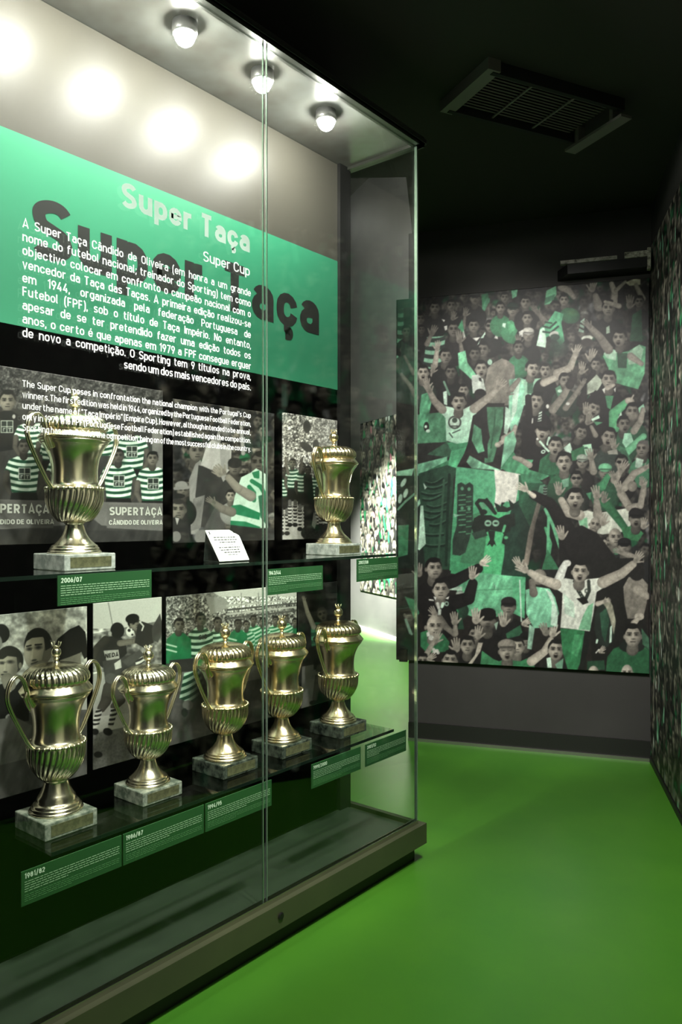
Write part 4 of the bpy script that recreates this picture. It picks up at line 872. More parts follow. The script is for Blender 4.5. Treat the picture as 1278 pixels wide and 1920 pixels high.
# ceiling vent
def ceil_pt(px, py, z):
    d = FPX * (z - CH) / (HY - py); l = (px - CX) * d / FPX
    return np.array((-SN * d + CS * l, CS * d + SN * l))
v = [ceil_pt(924, 112, CEIL), ceil_pt(1178, 170, CEIL), ceil_pt(1066, 262, CEIL), ceil_pt(838, 190, CEIL)]
vc = sum(v) / 4; vu = (v[1] - v[0] + v[2] - v[3]); vl = np.linalg.norm(vu) / 2; vu = vu / np.linalg.norm(vu); vv = np.array((-vu[1], vu[0])); vwid = abs(np.dot(v[3] - v[0], vv))
vent = empty('ceiling_vent', (vc[0], vc[1], CEIL)); vent.rotation_euler.z = math.atan2(vu[1], vu[0])
tag(vent, 'dark slatted air vent hanging from the black ceiling', 'vent')
hl, hw = vl / 2, vwid / 2
bm = bmesh.new()
box(bm, -hl, hl, -hw, -hw + .02, -.05, 0); box(bm, -hl, hl, hw - .02, hw, -.05, 0)
obj('frame', bm, M_VENTD, vent)
obj('core', bxm(-hl + .03, hl - .03, -hw + .02, hw - .02, -.012, 0), M_VENTD, vent)
bm = bmesh.new(); n = 14
for i in range(n):
    y = -hw + .03 + (vwid - .06) * (i + .5) / n
    r = bmesh.ops.create_cube(bm, size=1); 
    for q in r['verts']:
        c = Vector((q.co.x * (vl - .1), q.co.y * .026, q.co.z * .004)); c.rotate(Matrix.Rotation(0.5, 3, 'X')); q.co = c + Vector((0, y, -.022))
for x in (-.12, .1): box(bm, x - .004, x + .004, -hw + .02, hw - .02, -.036, -.03)
obj('slats', bm, M_VENT, vent)
for sx, dz in ((-1, -.035), (1, -.075)):
    bm = bmesh.new(); box(bm, sx * hl - .03, sx * hl + .03, -hw - .01, hw + .01, -.012 + dz, 0 if sx < 0 else dz)
    if sx > 0: box(bm, hl - .02, hl + .02, -hw + .05, -hw + .07, dz, 0); box(bm, hl - .02, hl + .02, hw - .07, hw - .05, dz, 0)
    o = obj('side_flap', bm, M_VENT, vent)
# black box fitting with a silver strip, over the mural's right end
ft = empty('wall_fitting', (0, 0, 0)); tag(ft, 'black box fitting with worn silver strip above the right end of the crowd mural', 'light fitting')
def wp(s, off): p = A0 + WD * s + WN * off; return tuple(p)
LW = np.linalg.norm(B0 - A0)
bm = bmesh.new(); prism(bm, [wp(LW - .52, .01), wp(LW - .02, .01), wp(LW - .02, .13), wp(LW - .46, .13)], 2.815, 2.872); obj('housing', bm, mat('black_box', srgb(12, 12, 11), 0.6), ft)
bm = bmesh.new(); prism(bm, [wp(LW - .50, .10), wp(LW - .19, .10), wp(LW - .19, .14), wp(LW - .50, .14)], 2.872, 2.892); obj('silver_strip', bm, mat('worn_silver', srgb(150, 148, 138), 0.5, 0.3, noise=(30, srgb(60, 58, 50), .45, .7, 4)), ft)
bm = bmesh.new(); prism(bm, [wp(LW - .15, .115), wp(LW - .03, .115), wp(LW - .03, .14), wp(LW - .15, .14)], 2.872, 2.905); prism(bm, [wp(LW - .03, .10), wp(LW - .012, .10), wp(LW - .012, .14), wp(LW - .03, .14)], 2.80, 2.92); obj('end_bracket', bm, mat('worn_silver_bracket', srgb(190, 188, 172), 0.5, 0.2, noise=(40, srgb(70, 68, 58), .4, .65, 4)), ft)
bm = bmesh.new(); prism(bm, [wp(-.05, .026), wp(.0, .026), wp(.0, .05), wp(-.05, .05)], .50, .58); lk = obj('wall_latch', bm, M_BLACKM); tag(lk, 'small dark latch at the lower left corner of the crowd mural', 'latch')

# ------------------------------------------------------------------ the display case
XG, XB, YE, ZR, ZT = -1.775, -2.14, 2.67, 0.150, 2.92       # glass plane, back panel face, end glass, rim, top
case = empty('display_case', (-1.95, 1.35, 0)); tag(case, 'long glass trophy display case on a low bronze plinth', 'display case')
def part(name, bm, m, parent=case, **k):
    o = obj(name, bm, m, parent, **k); o.matrix_parent_inverse = Matrix.Translation(-Vector(parent.location)); return o
Y0 = -0.55
bm = bmesh.new(); box(bm, -2.22, -1.745, Y0, 2.695, 0.07, 0.135)
box(bm, -1.768, -1.745, Y0, 2.695, 0.135, 0.152); box(bm, -2.22, -1.768, 2.672, 2.695, 0.135, 0.152)
plinth = part('plinth', bm, M_PLINTH)
part('toe_kick', bxm(-2.20, -1.785, Y0, 2.665, 0.0, 0.07), mat('dark_toe_kick', srgb(36, 38, 30), 0.5, 0.3))
part('case_bed', bxm(-2.14, -1.790, Y0, 2.655, 0.135, 0.140), M_BED)
bm = bmesh.new(); lathe(bm, [(0.010, 0), (0.012, 0.002), (0.012, 0.004), (0.009, 0.006)], 20)
for v_ in bm.verts: v_.co = Vector((-1.745 + v_.co.z, 1.83 + v_.co.x, 0.113 + v_.co.y))
lock = obj('lock', bm, M_BLACKM, plinth)
bm = bmesh.new(); box(bm, XG + .004, XG + .008, Y0, 2.665, .135, .168); box(bm, XG - .012, XG - .008, Y0, 2.665, .135, .168)
part('glass_channel', bm, M_ALU)
bm = bmesh.new(); box(bm, -2.20, XG + .03, Y0, 2.695, ZT + .012, ZT + .03); part('top_panel', bm, M_TOP)
bm = bmesh.new()
for x0, x1, z0, z1 in ((-1.79, -1.752, ZT, ZT + .012), (-1.782, -1.742, ZT + .012, ZT + .026), (-1.79, -1.752, ZT + .026, ZT + .04)): box(bm, x0, x1, Y0, 2.69, z0, z1)
for y0, y1, z0, z1 in ((2.65, 2.685, ZT, ZT + .012), (2.66, 2.697, ZT + .012, ZT + .026), (2.65, 2.685, ZT + .026, ZT + .04)): box(bm, -2.2, -1.752, y0, y1, z0, z1)
part('top_rail', bm, mat('dark_bronze_rail', srgb(70, 72, 66), 0.35, 0.7))
part('end_post', bxm(-2.22, -2.125, 2.60, 2.672, .135, ZT + .012), M_BLACKM)
GL = []
for a, b in ((Y0, 0.900), (0.906, 1.780), (1.800, YE - .012)):
    GL.append(part('front_glass', bxm(XG - .005, XG + .005, a, b, .142, ZT), M_GLASS))
part('end_glass', bxm(-2.125, XG - .008, YE - .004, YE + .006, .142, ZT), M_GLASS)
for x0, x1, y0, y1 in ((XG - .005, XG + .001, 1.7802, 1.7832), (XG - .005, XG + .001, 1.7968, 1.7998), (XG - .005, XG + .007, .9005, .9055), (XG - .006, XG + .006, YE - .0115, YE - .0065), (XG - .0075, XG - .0015, YE + .000, YE + .006)):
    part('glass_edge', bxm(x0, x1, y0, y1, .142, ZT), M_EDGE)

# back panel with a very dark print of a crowd on its lower part
yq = lambda px, py: yz(px, py, XB)
zg_t = yq(632, 490)[1]; zg_b = yq(632, 731)[1]
bk = part('back_panel', bxm(-2.20, XB - .002, Y0, 2.60, .138, ZT + .012), M_BLACKM)
part('grey_panel', bxm(XB - .002, XB, Y0, 2.599, zg_t, ZT + .01), M_GREYP)
dk = Canvas(0, 0, 320, 160, 2.0, (27, 29, 25)); dk.al = 0.42
dk.crowd(0, 0, 320, 160, 7.0, 61, 60, 120, .5, .35, 22); dk.al = 1; dk.blur(1.6); dk.speck(0, 0, 320, 160, 14, .35, 8)
def col_back(P, a, b):
    c = dk.sample(a * 100, (zg_b - P[..., 2]) * 100) * 0.75
    f = np.clip((P[..., 2] - .62) / .25, 0, 1)[..., None]; base = np.array((27, 30, 25.0))
    return c * f + base * (1 - f)
o = printed_sheet('dark_crowd_print', (XB - .002, Y0, .142), (0, 1, 0), 2.599 - Y0, zg_b - .142, 420, 240, col_back, M_PRINTG, 0.002, 1.0, case); o.matrix_parent_inverse = Matrix.Translation(-Vector(case.location))
bn = part('green_band', bxm(XB - .002, XB + .001, Y0, 2.599, zg_b, zg_t), M_GREEN)
bm = bmesh.new()
y_a, zb_ = yq(60, 479); y_b, _ = yq(597, 628)
caph = yq(70, 364)[1] - yq(70, 482)[1]
fit(bm, 'Super Taça', y_a, y_b, zb_, XB + .0018, caph * 0.97, 0.205)
o = flat(bm, 'large_title', M_BLACKINK, bn); o['label'] = 'large charcoal title lettering'

# white lettering on the front glass
XT = XG + .0062
gq = lambda px, py: yz(px, py, XT)
ya, yb = gq(42, 500)[0], gq(470, 600)[0]
t42 = lambda dpx, px=42: dpx * (XT / ray(px)[0]) / FPX
def gl_text(name, lines, m, parent=GL[1]):
    bm = bmesh.new(); lines(bm); return flat(bm, name, m, parent)
PT = ['A Super Taça Cândido de Oliveira (em honra a um grande', 'nome do futebol nacional; treinador do Sporting) tem como', 'objectivo colocar em confronto o campeão nacional com o', 'vencedor da Taça das Taças. A primeira edição realizou-se', 'em 1944, organizada pela federação Portuguesa de', 'Futebol (FPF), sob o título de Taça Império. No entanto,', 'apesar de se ter pretendido fazer uma edição todos os', 'anos, o certo é que apenas em 1979 a FPF consegue erguer', 'de novo a competição. O Sporting tem 9 títulos na prova,', 'sendo um dos mais vencedores do país.']
EN = ["The Super Cup poses in confrontation the national champion with the Portugal's Cup", 'winners.The first edition was held in 1944, organized by the Portuguese Football Federation,', 'under the name of “Taça Império” (Empire Cup). However, although intended to be annual,', 'only in 1979 the FPF (Portuguese Football Federation) estabilished again the competition.', 'Sporting has won 9 times the competition, being on of the most successful clubs in the country.']
def ptl(bm):
    for i, s in enumerate(PT): line_fit(bm, s, ya, yb, gq(42, 425.5 + 25.7 * i)[1], XT, t42(17.4), 0.135, 1.09, 'right' if i == 9 else 'justify')
def enl(bm):
    for i, s in enumerate(EN): line_fit(bm, s, ya, yb, gq(42, 725 + 20.6 * i)[1], XT, t42(12.8), 0.135, 1.06)
gl_text('portuguese_paragraph', ptl, M_VINYL); gl_text('english_paragraph', enl, M_VINYL)
def ttl(bm):
    y0_, z0_ = gq(228, 386); fit(bm, 'Super Taça', y0_, gq(468, 470)[0], z0_, XT, t42(47, 232), 0.205)
gl_text('title', ttl, M_VINYL2)
def stl(bm):
    y0_, z0_ = gq(381, 489); fit(bm, 'Super Cup', y0_, gq(468, 512)[0], z0_, XT, t42(19, 385), 0.125)
gl_text('subtitle', stl, M_VINYL)

# downlights under the case top
def make_lamp():
    r = empty('downlight')
    bm = bmesh.new(); lathe(bm, [(.030, .042), (.038, .042), (.040, .014), (.037, .004), (.033, .004), (.032, .012)], 32, cap=False); obj('housing', bm, M_HOUSE, r, True)
    bm = bmesh.new(); lathe(bm, [(.002, -.030), (.012, -.028), (.023, -.020), (.030, -.008), (.032, .004), (.002, .014)], 32); obj('lens', bm, M_LENS, r, True)
    return r
LY = (0.225, 0.562, 0.90, 1.225, 1.560, 1.897, 2.235)
names = ['bright round downlight in the case top, beyond the left edge of the view', 'bright round downlight in the case top, second beyond the left edge', 'bright round downlight in the case top, third along from the near end', 'bright round downlight in the case top just above the view', 'bright round downlight in the case top, leftmost of the three in view', 'bright round downlight in the case top behind the joint of the glass panes', 'bright round downlight in the case top nearest the far end']
lamp0 = make_lamp()
for i, y in enumerate(LY):
    if i < 1: continue
    o = lamp0 if i == 1 else copy_tree(lamp0)
    o.location = (-1.895, y, ZT + .012 - .042); tag(o, names[i], 'downlight', 'downlights in the case top')

# ------------------------------------------------------------------ glass shelves
def shelf(name, y0, y1, z, label):
    r = empty(name, (-1.98, (y0 + y1) / 2, z)); tag(r, label, 'shelf')
    inv = Matrix.Translation(-Vector(r.location))
    bm = bmesh.new(); box(bm, XB + .003, -1.833, y0, y1, z - .010, z - .0005); o = obj('panel', bm, M_SHELF, r); o.matrix_parent_inverse = inv
    bm = bmesh.new(); box(bm, -1.833, -1.831, y0, y1, z - .0105, z); o = obj('front_edge', bm, mat('dark_green_glass_edge', srgb(26, 40, 32), 0.1, 0.3, 0.8), r); o.matrix_parent_inverse = inv
    for y in np.linspace(y0 + .2, y1 - .2, 4):
        bm = bmesh.new(); box(bm, XB + .001, XB + .06, y - .006, y + .006, z - .03, z - .0105); o = obj('bracket', bm, M_BLACKM, r); o.matrix_parent_inverse = inv
    return r
ZU, ZL = 1.257, 0.545
shelf('glass_shelf', -.4, 2.60, ZU, 'upper dark glass shelf, carrying two cups and a white notice')
shelf('glass_shelf', 1.075, 2.585, ZL, 'lower dark glass shelf, carrying a row of five cups')

# ------------------------------------------------------------------ the cups
def metal(name, col, rough, col2):
    m = mat(name, col, rough, 1.0, noise=(9, col2, 0.35, 0.7, 4)); return m
GA = metal('pale_gilt_silver', (0.95, 0.87, 0.66, 1), 0.22, (0.86, 0.77, 0.55, 1))
GB = metal('warm_gilt_silver', (0.95, 0.81, 0.53, 1), 0.22, (0.84, 0.69, 0.42, 1))
def marble(name, c1, c2, rough=0.25):
    return mat(name, c1, rough, 0, 0.5, noise=(26, c2, 0.42, 0.66, 8))
MB = {'grey': marble('grey_green_marble', srgb(84, 94, 82), srgb(168, 172, 156)), 'black': marble('black_green_marble', srgb(30, 36, 32), srgb(96, 104, 92), 0.16), 'white': marble('silver_grey_marble', srgb(128, 134, 128), srgb(190, 192, 184))}
PLQ = mat('engraved_plaque', srgb(150, 150, 112), 0.35, 0.7, noise=(60, srgb(120, 120, 90), .4, .6, 5))
SEG = 30 * 10
def gad(n, depth, z0, z1, twist):
    def f(r, z, a, i):
        t = (z - z0) / (z1 - z0)
        if t < 0 or t > 1: return r
        env = min(1, 6 * t, 6 * (1 - t) + .25) if depth > 0 else 1
        ph = (a + twist * (1 - t) ** 2.0) * n / 2
        return r * (1 + depth * env * (abs(math.cos(ph)) ** .7 - .55))
    return f
def make_cup(ball, stem):
    r = empty('trophy_cup'); me = {}
    # base
    b = bxm(-.079, .079, -.079, .079, 0, .044, bev=.003); base = obj('base', b, MB['grey'], r)
    obj('plaque', bxm(.0788, .0805, -.062, .064, .008, .036), PLQ, base)
    # foot and stem
    bm = bmesh.new()
    lathe(bm, [(.069, .044), (.072, .0455), (.0725, .049), (.069, .0515), (.067, .053), (.0675, .0565), (.065, .059), (.0625, .060), (.0625, .0635), (.060, .066), (.056, .068), (.051, .073), (stem + .019, .080), (stem + .012, .089), (stem + .006, .100), (stem + .002, .112), (stem, .120), (stem, .124), (stem + .003, .126), (stem + .004, .129), (stem + .001, .133)], 72)
    obj('foot', bm, GA, r, True)
    # body: gadrooned bulb
    prof = [(.026, .128)]
    for k in range(25):
        t = k / 24; z = .131 + .091 * t; rr = .0765 * math.sin(min(1, .32 + .9 * t) * PI / 2) ** .75
        if t > .8: rr += .001 * (t - .8) * 5
        prof.append((rr, z))
    bm = bmesh.new(); lathe(bm, prof + [(.078, .2235)], SEG, gad(30, .055, .131, .221, .42), False)
    # bead ring and upper body
    lathe(bm, [(.078, .2235), (.0765, .2255), (.070, .229), (.0655, .233), (.0635, .240), (.0617, .250), (.061, .262), (.0615, .276), (.063, .290), (.0665, .306), (.072, .320), (.0785, .333), (.086, .343), (.0905, .348), (.091, .351), (.093, .352), (.094, .355), (.091, .357), (.088, .357)], 96, cap=False)
    for k in range(30):
        a = 2 * PI * (k + .5) / 30
        bmesh.ops.create_icosphere(bm, subdivisions=1, radius=.0060, matrix=Matrix.Translation((.0765 * math.cos(a), .0765 * math.sin(a), .2225)))
    obj('bowl', bm, GA, r, True)
    # lid
    bm = bmesh.new()
    lathe(bm, [(.086, .357), (.0965, .358), (.0985, .361), (.0975, .364), (.0945, .367), (.0900, .373), (.0855, .378), (.0825, .381)], 96, cap=False)
    lp = [(q.x, q.z) for q in smooth_path([(.0825, 0, .381), (.0868, 0, .386), (.0885, 0, .394), (.0865, 0, .404), (.079, 0, .4145), (.066, 0, .4225), (.048, 0, .428), (.028, 0, .4305), (.009, 0, .4315)], 3)]
    lathe(bm, lp, SEG, lambda R_, z, a, i: R_ * (1 + .05 * min(1, i / 3) * min(1, max(.1, (R_ - .010) / .05)) * (abs(math.cos((a + .5 * (1 - R_ / .0885)) * 16)) ** .7 - .55)))
    lid = obj('lid', bm, GA, r, True)
    bm = bmesh.new(); zb = .4312
    lathe(bm, [(.010, zb), (.0095, zb + .002), (.006, zb + .005), (.0055, zb + .010), (.009, zb + .013), (.009, zb + .015), (.006, zb + .016)], 32)
    cz = zb + .016 + ball * .96
    bmesh.ops.create_uvsphere(bm, u_segments=36, v_segments=20, radius=ball, matrix=Matrix.Translation((0, 0, cz)))
    for k in range(6):                                    # little open crown
        a = 2 * PI * k / 6; ct, st = math.cos(a), math.sin(a)
        tube(bm, [(ct * .006, st * .006, cz + ball * .93), (ct * .010, st * .010, cz + ball + .004), (ct * .0125, st * .0125, cz + ball + .011)], .0014, 6)
        bmesh.ops.create_icosphere(bm, subdivisions=1, radius=.0024, matrix=Matrix.Translation((ct * .0125, st * .0125, cz + ball + .012)))
    ringp = [(math.cos(2 * PI * k / 24) * .0095, math.sin(2 * PI * k / 24) * .0095, cz + ball + .0025) for k in range(25)]
    tube(bm, ringp, .0013, 6)
    obj('finial', bm, GA, lid, True)
    for s in (-1, 1):
        bm = bmesh.new()
        p = [(0, s * .080, .330), (0, s * .092, .352), (0, s * .100, .380), (0, s * .110, .404), (0, s * .126, .417), (0, s * .144, .412), (0, s * .157, .394), (0, s * .161, .370), (0, s * .155, .346), (0, s * .138, .312), (0, s * .115, .272), (0, s * .095, .240), (0, s * .079, .222)]
        sp = smooth_path(p, 6)
        for dx in (-.0042, .0042): tube(bm, [q + Vector((dx, 0, 0)) for q in sp], lambda t: .0044 * (1 - .25 * t), 10)
        tube(bm, smooth_path([(0, s * .098, .372), (0, s * .104, .360), (0, s * .100, .345), (0, s * .088, .322)], 5), lambda t: .006 * (1 - .6 * t), 10)
        bmesh.ops.rotate(bm, verts=bm.verts, cent=(0, 0, 0), matrix=Matrix.Rotation(math.radians(11), 3, 'Z'))
        obj('handle', bm, GA, r, True)
    return r
def paint(root, metal_, base_):
    for ch in root.children_recursive:
        if ch.name.split('.')[0] == 'base': ch.data = ch.data.copy(); ch.data.materials[0] = base_
        elif ch.name.split('.')[0] != 'plaque' and metal_ is not GA: ch.data = ch.data.copy(); ch.data.materials[0] = metal_
cups = [  # x, y, z, variant, metal, marble, label
    (-1.982, 1.178, ZL, 0, GA, 'grey', 'gilt lidded cup on grey green marble, nearest on the lower shelf'),
    (-1.982, 1.488, ZL, 1, GA, 'grey', 'gilt lidded cup on grey green marble, second from the near end of the lower shelf'),
    (-1.982, 1.806, ZL, 1, GB, 'black', 'gilt lidded cup on dark marble, middle of the five on the lower shelf'),
    (-1.982, 2.085, ZL, 1, GB, 'black', 'warm gilt lidded cup on dark marble, seen just right of the glass joint'),
    (-1.982, 2.412, ZL, 1, GB, 'black', 'warm gilt lidded cup on dark marble, farthest on the lower shelf'),
    (-1.982, 1.235, ZU, 1, GA, 'white', 'gilt lidded cup behind the english paragraph on the upper shelf'),
    (-1.982, 2.385, ZU, 1, GB, 'white', 'gilt lidded cup at the far end of the upper shelf')]
pr = [make_cup(.0135, .033), make_cup(.0185, .0245)]; used = [False, False]
srcs = [copy_tree(p) for p in ()]
todo = []
for c in cups:
    k = c[3]
    o = copy_tree(pr[k]) if used[k] else pr[k]; used[k] = True
    todo.append((o, c))
SCL = {(-1.982, 1.178, ZL): (1, 1, 1.05), (-1.982, 1.488, ZL): (.93, .93, .93), (-1.982, 2.412, ZL): (1.03, 1.03, 1.03), (-1.982, 1.235, ZU): (1.02, 1.02, 1.02)}
for o, c in todo:
    o.location = c[:3]; o.scale = SCL.get(c[:3], (1, 1, 1)); tag(o, c[6], 'trophy', 'lidded trophy cups in the case'); paint(o, c[4], MB[c[5]])

# ------------------------------------------------------------------ caption cards, fixed to the inside of the front glass
XC = XG - .0065
TXT = 'words'
def card(year, pl, pr_, zt, zb, label, seed):
    y0, y1 = yz(pl, 1000, XC)[0], yz(pr_, 1000, XC)[0]
    r = empty('caption_card', (XC, (y0 + y1) / 2, zb)); tag(r, label, 'caption card', 'green caption cards on the front glass'); inv = Matrix.Translation(-Vector(r.location))
    o = obj('card', bxm(XC - .003, XC, y0, y1, zb, zt), M_LABEL, r); o.matrix_parent_inverse = inv
    bm = bmesh.new(); h = zt - zb; sx = .0125 / cap_height()
    put(bm, year, y0 + .008, zt - .019, XC + .0008, sx * 1.0, sx * 1.0, .2)
    o = flat(bm, 'year', M_LABTXT, r); o.matrix_parent_inverse = inv
    R = random.Random(seed)
    for nm, m, zs, hh, ln in (('caption_text', M_LABTX3, [zt - .026 - .0058 * k for k in range(5)], .0021, 5), ('translation_text', M_LABTX2, [zt - .058 - .0048 * k for k in range(4)], .0016, 4)):
        bm = bmesh.new()
        for i, z in enumerate(zs):
            y = y0 + .008; end = y1 - .008 if i < ln - 1 else y0 + (y1 - y0) * R.uniform(.3, .6)
            while y < end:
                wd = min(R.uniform(.005, .016), end - y)
                vs = [bm.verts.new((XC + .0008, a, b)) for a, b in ((y, z - hh), (y + wd, z - hh), (y + wd, z), (y, z))]; bm.faces.new(vs); y += wd + .0022
        o = flat(bm, nm, m, r); o.matrix_parent_inverse = inv
ct_, cb_ = .5475, .4635
card('1981/82', 40, 228, ct_, cb_, 'green caption card headed 1981/82 below the nearest lower cup', 1)
card('1986/87', 231, 382, ct_, cb_, 'green caption card headed 1986/87 below the second lower cup', 2)
card('1994/95', 385, 509, ct_, cb_, 'green caption card headed 1994/95 below the middle lower cup', 3)
card('1999/2000', 584, 676, ct_, cb_, 'green caption card headed 1999/2000 below the last two lower cups', 4)
card('2001/02', 685, 761, ct_, cb_, 'green caption card headed 2001/02 at the far end of the lower shelf', 5)
card('2006/07', 108, 284, 1.2565, 1.180, 'green caption card headed 2006/07 below the near cup on the upper shelf', 6)
card('1943/44', 500, 605, 1.2345, 1.150, 'green caption card headed 1943/44 right of the glass joint under the upper shelf', 7)
card('2007/08', 669, 746, 1.248, 1.164, 'green caption card headed 2007/08 at the far end under the upper shelf', 8)

# ------------------------------------------------------------------ white notice on its stand
st = empty('notice_stand', (-1.94, 1.77, ZU)); tag(st, 'white printed notice leaning on a small stand on the upper shelf', 'notice'); inv = Matrix.Translation(-Vector(st.location))
bm = bmesh.new(); n = 12
def sheet_pt(a, b):     # a along, b up (0..1)
    x = -1.900 - .071 * b; y = 1.709 + .131 * a + .010 * b * a; z = ZU + .004 + .100 * b
    if a > .75 and b > .8: k = (a - .75) / .25 * (b - .8) / .2; z -= .013 * k; x -= .006 * k
    return Vector((x, y, z))
g0 = [[bm.verts.new(sheet_pt(i / n, j / n)) for i in range(n + 1)] for j in range(n + 1)]
g1 = [[bm.verts.new(sheet_pt(i / n, j / n) + Vector((-.0025, 0, -.0018))) for i in range(n + 1)] for j in range(n + 1)]
for j in range(n):
    for i in range(n): bm.faces.new((g0[j][i], g0[j][i + 1], g0[j + 1][i + 1], g0[j + 1][i])); bm.faces.new((g1[j][i], g1[j + 1][i], g1[j + 1][i + 1], g1[j][i + 1]))
for i in range(n):
    for q0, q1 in ((g0[0], g1[0]), (g0[n], g1[n])): bm.faces.new((q0[i], q1[i], q1[i + 1], q0[i + 1]))
    for q in (0, n): bm.faces.new((g0[i][q], g0[i + 1][q], g1[i + 1][q], g1[i][q]))
sh = obj('sheet', bm, M_WHITE, st); sh.matrix_parent_inverse = inv
bm = bmesh.new(); R = random.Random(12); nrm = Vector((.0009, 0, .0006))
def strip(a0, a1, b0, b1):
    bm.faces.new([bm.verts.new(sheet_pt(*q) + nrm) for q in ((a0, b0), (a1, b0), (a1, b1), (a0, b1))])
for b, a0, a1, h in ((.74, .14, .84, .03), (.66, .12, .86, .03), (.58, .26, .78, .03), (.51, .36, .66, .015), (.41, .16, .86, .03), (.33, .18, .84, .03), (.25, .26, .80, .03), (.18, .36, .72, .02)):
    a = a0
    while a < a1:
        wd = min(R.uniform(.04, .12), a1 - a); strip(a, a + wd, b, b + h); a += wd + .018
for q in range(4): strip(.05 + .012 * (q % 2), .09 + .012 * (q % 2), .86 + .025 * q, .88 + .025 * q)
flat(bm, 'notice_text', M_DKTXT, sh)
bm = bmesh.new(); prof = [(-1.905, ZU + .0), (-1.985, ZU + .0), (-1.985, ZU + .004), (-1.972, ZU + .090), (-1.976, ZU + .090), (-1.989, ZU), (-1.905, ZU)]
for (x0, z0), (x1, z1) in zip([(-1.902, ZU + .0005), (-1.984, ZU + .0005)], [(-1.984, ZU + .0005), (-1.974, ZU + .096)]):
    pts = [(x0, z0), (x1, z1)]; d = Vector((x1 - x0, 0, z1 - z0)).normalized(); nn = Vector((-d.z, 0, d.x)) * .0028
    if z0 == z1: nn = Vector((0, 0, .003))
    else: nn = Vector((.003, 0, 0))
    vs = []
    for y in (1.712, 1.842):
        for p, off in (((x0, z0), 0), ((x1, z1), 0), ((x1, z1), 1), ((x0, z0), 1)): vs.append(bm.verts.new(Vector((p[0], y, p[1])) + nn * off))
    a, b = vs[:4], vs[4:]
    bm.faces.new(a); bm.faces.new(b[::-1])
    for i in range(4): bm.faces.new((a[i], b[i], b[(i + 1) % 4], a[(i + 1) % 4]))
o = obj('stand', bm, mat('clear_grey_acrylic', srgb(40, 46, 42), 0.15, 0, 0.6), st); o.matrix_parent_inverse = inv
# ------------------------------------------------------------------ photographs mounted on the back panel
XP = XB + .008
def photo(px0, px1, ytl, ytr, ybl, ybr, draw, label, nx, ny, gain=1.0, texts=()):
    y0, zt = yz(px0, ytl, XP); y1, zt2 = yz(px1, ytr, XP); zb = (yz(px0, ybl, XP)[1] + yz(px1, ybr, XP)[1]) / 2; zt = (zt + zt2) / 2
    cy = [CX + FPX * (CS * XP + SN * y) / (-SN * XP + CS * y) for y in (y0, y1)]
    ylo = min(ytl, ytr) - 6; yhi = max(ybl, ybr) + 6
    cvs = draw(Canvas(px0 - 3, ylo, px1 + 3, yhi, 2.0, (40, 40, 38)))
    def colour(P, a, b):
        d = -SN * P[..., 0] + CS * P[..., 1]; l = CS * P[..., 0] + SN * P[..., 1]
        return cvs.sample(CX + FPX * l / d, HY - FPX * (P[..., 2] - CH) / d)
    o = printed_sheet('photograph', (XP, y0, zb), (0, 1, 0), y1 - y0, zt - zb, nx, ny, colour, M_PRINTG, .006, gain)
    tag(o, label, 'photograph', 'photographs on the back of the case')
    for t, pa, pb, py, capx, m in texts:
        bm = bmesh.new(); ya_, z_ = yz(pa, py, XP); yb_ = yz(pb, py, XP)[0]
        fit(bm, t, ya_, yb_, z_, XP + .0008, capx * (XP / ray((pa + pb) / 2)[0]) / FPX, .2)
        flat(bm, 'lettering', m, o)
    return o
def gr(v): return (v, v * .985, v * .95)
HW, HG = (190, 205, 190), (26, 62, 44)
def box_logo(c, x, y, s):
    c.poly([(x - s, y - s), (x + s, y - s), (x + s, y + s), (x - s, y + s)], (36, 42, 38), 0)
    for a, b in (((x - s, y - s), (x + s, y - s)), ((x - s, y + s), (x + s, y + s)), ((x - s, y - s), (x - s, y + s)), ((x + s, y - s), (x + s, y + s)), ((x - s, y), (x + s, y)), ((x, y - s), (x, y + s))): c.line([a, b], .7, (165, 172, 160))
    c.line([(x - s * .6, y + s * .75), (x - s * .6, y + s * .3), (x - s * .3, y + s * .3)], .6, (185, 190, 180)); c.line([(x + s * .25, y + s * .28), (x + s * .75, y + s * .28)], .6, (185, 190, 180)); c.line([(x + s * .5, y + s * .3), (x + s * .5, y + s * .8)], .6, (185, 190, 180))
def player(c, x, y, r, w, t=95, logo=True, arms=0, shorts=True, tilt=0.05):
    c.jersey([(x - w, y + r * 1.7), (x - w * .45, y + r * 1.25), (x + w * .45, y + r * 1.25), (x + w, y + r * 1.7), (x + w * 1.35, y + r * 3.4), (x + w * .95, y + r * 3.7), (x + w * .82, y + r * 6.2), (x - w * .82, y + r * 6.2), (x - w * .95, y + r * 3.7), (x - w * 1.35, y + r * 3.4)], 6, HW, HG, 0, 0, 0, 0, tilt)
    for s in (-1, 1): c.arm([(x + s * w * 1.15, y + r * 3.5), (x + s * w * 1.25, y + r * 5.0), (x + s * w * .9, y + r * 6.3)], r * .42, t * .8)
    if shorts: c.poly([(x - w * .85, y + r * 6.1), (x + w * .85, y + r * 6.1), (x + w, y + r * 8), (x - w, y + r * 8)], (22, 22, 21), .3)
    c.head(x, y, r, t, 0, 0, 0, 22, body=None)
    if logo: box_logo(c, x + 1, y + r * 3.6, r * .78)
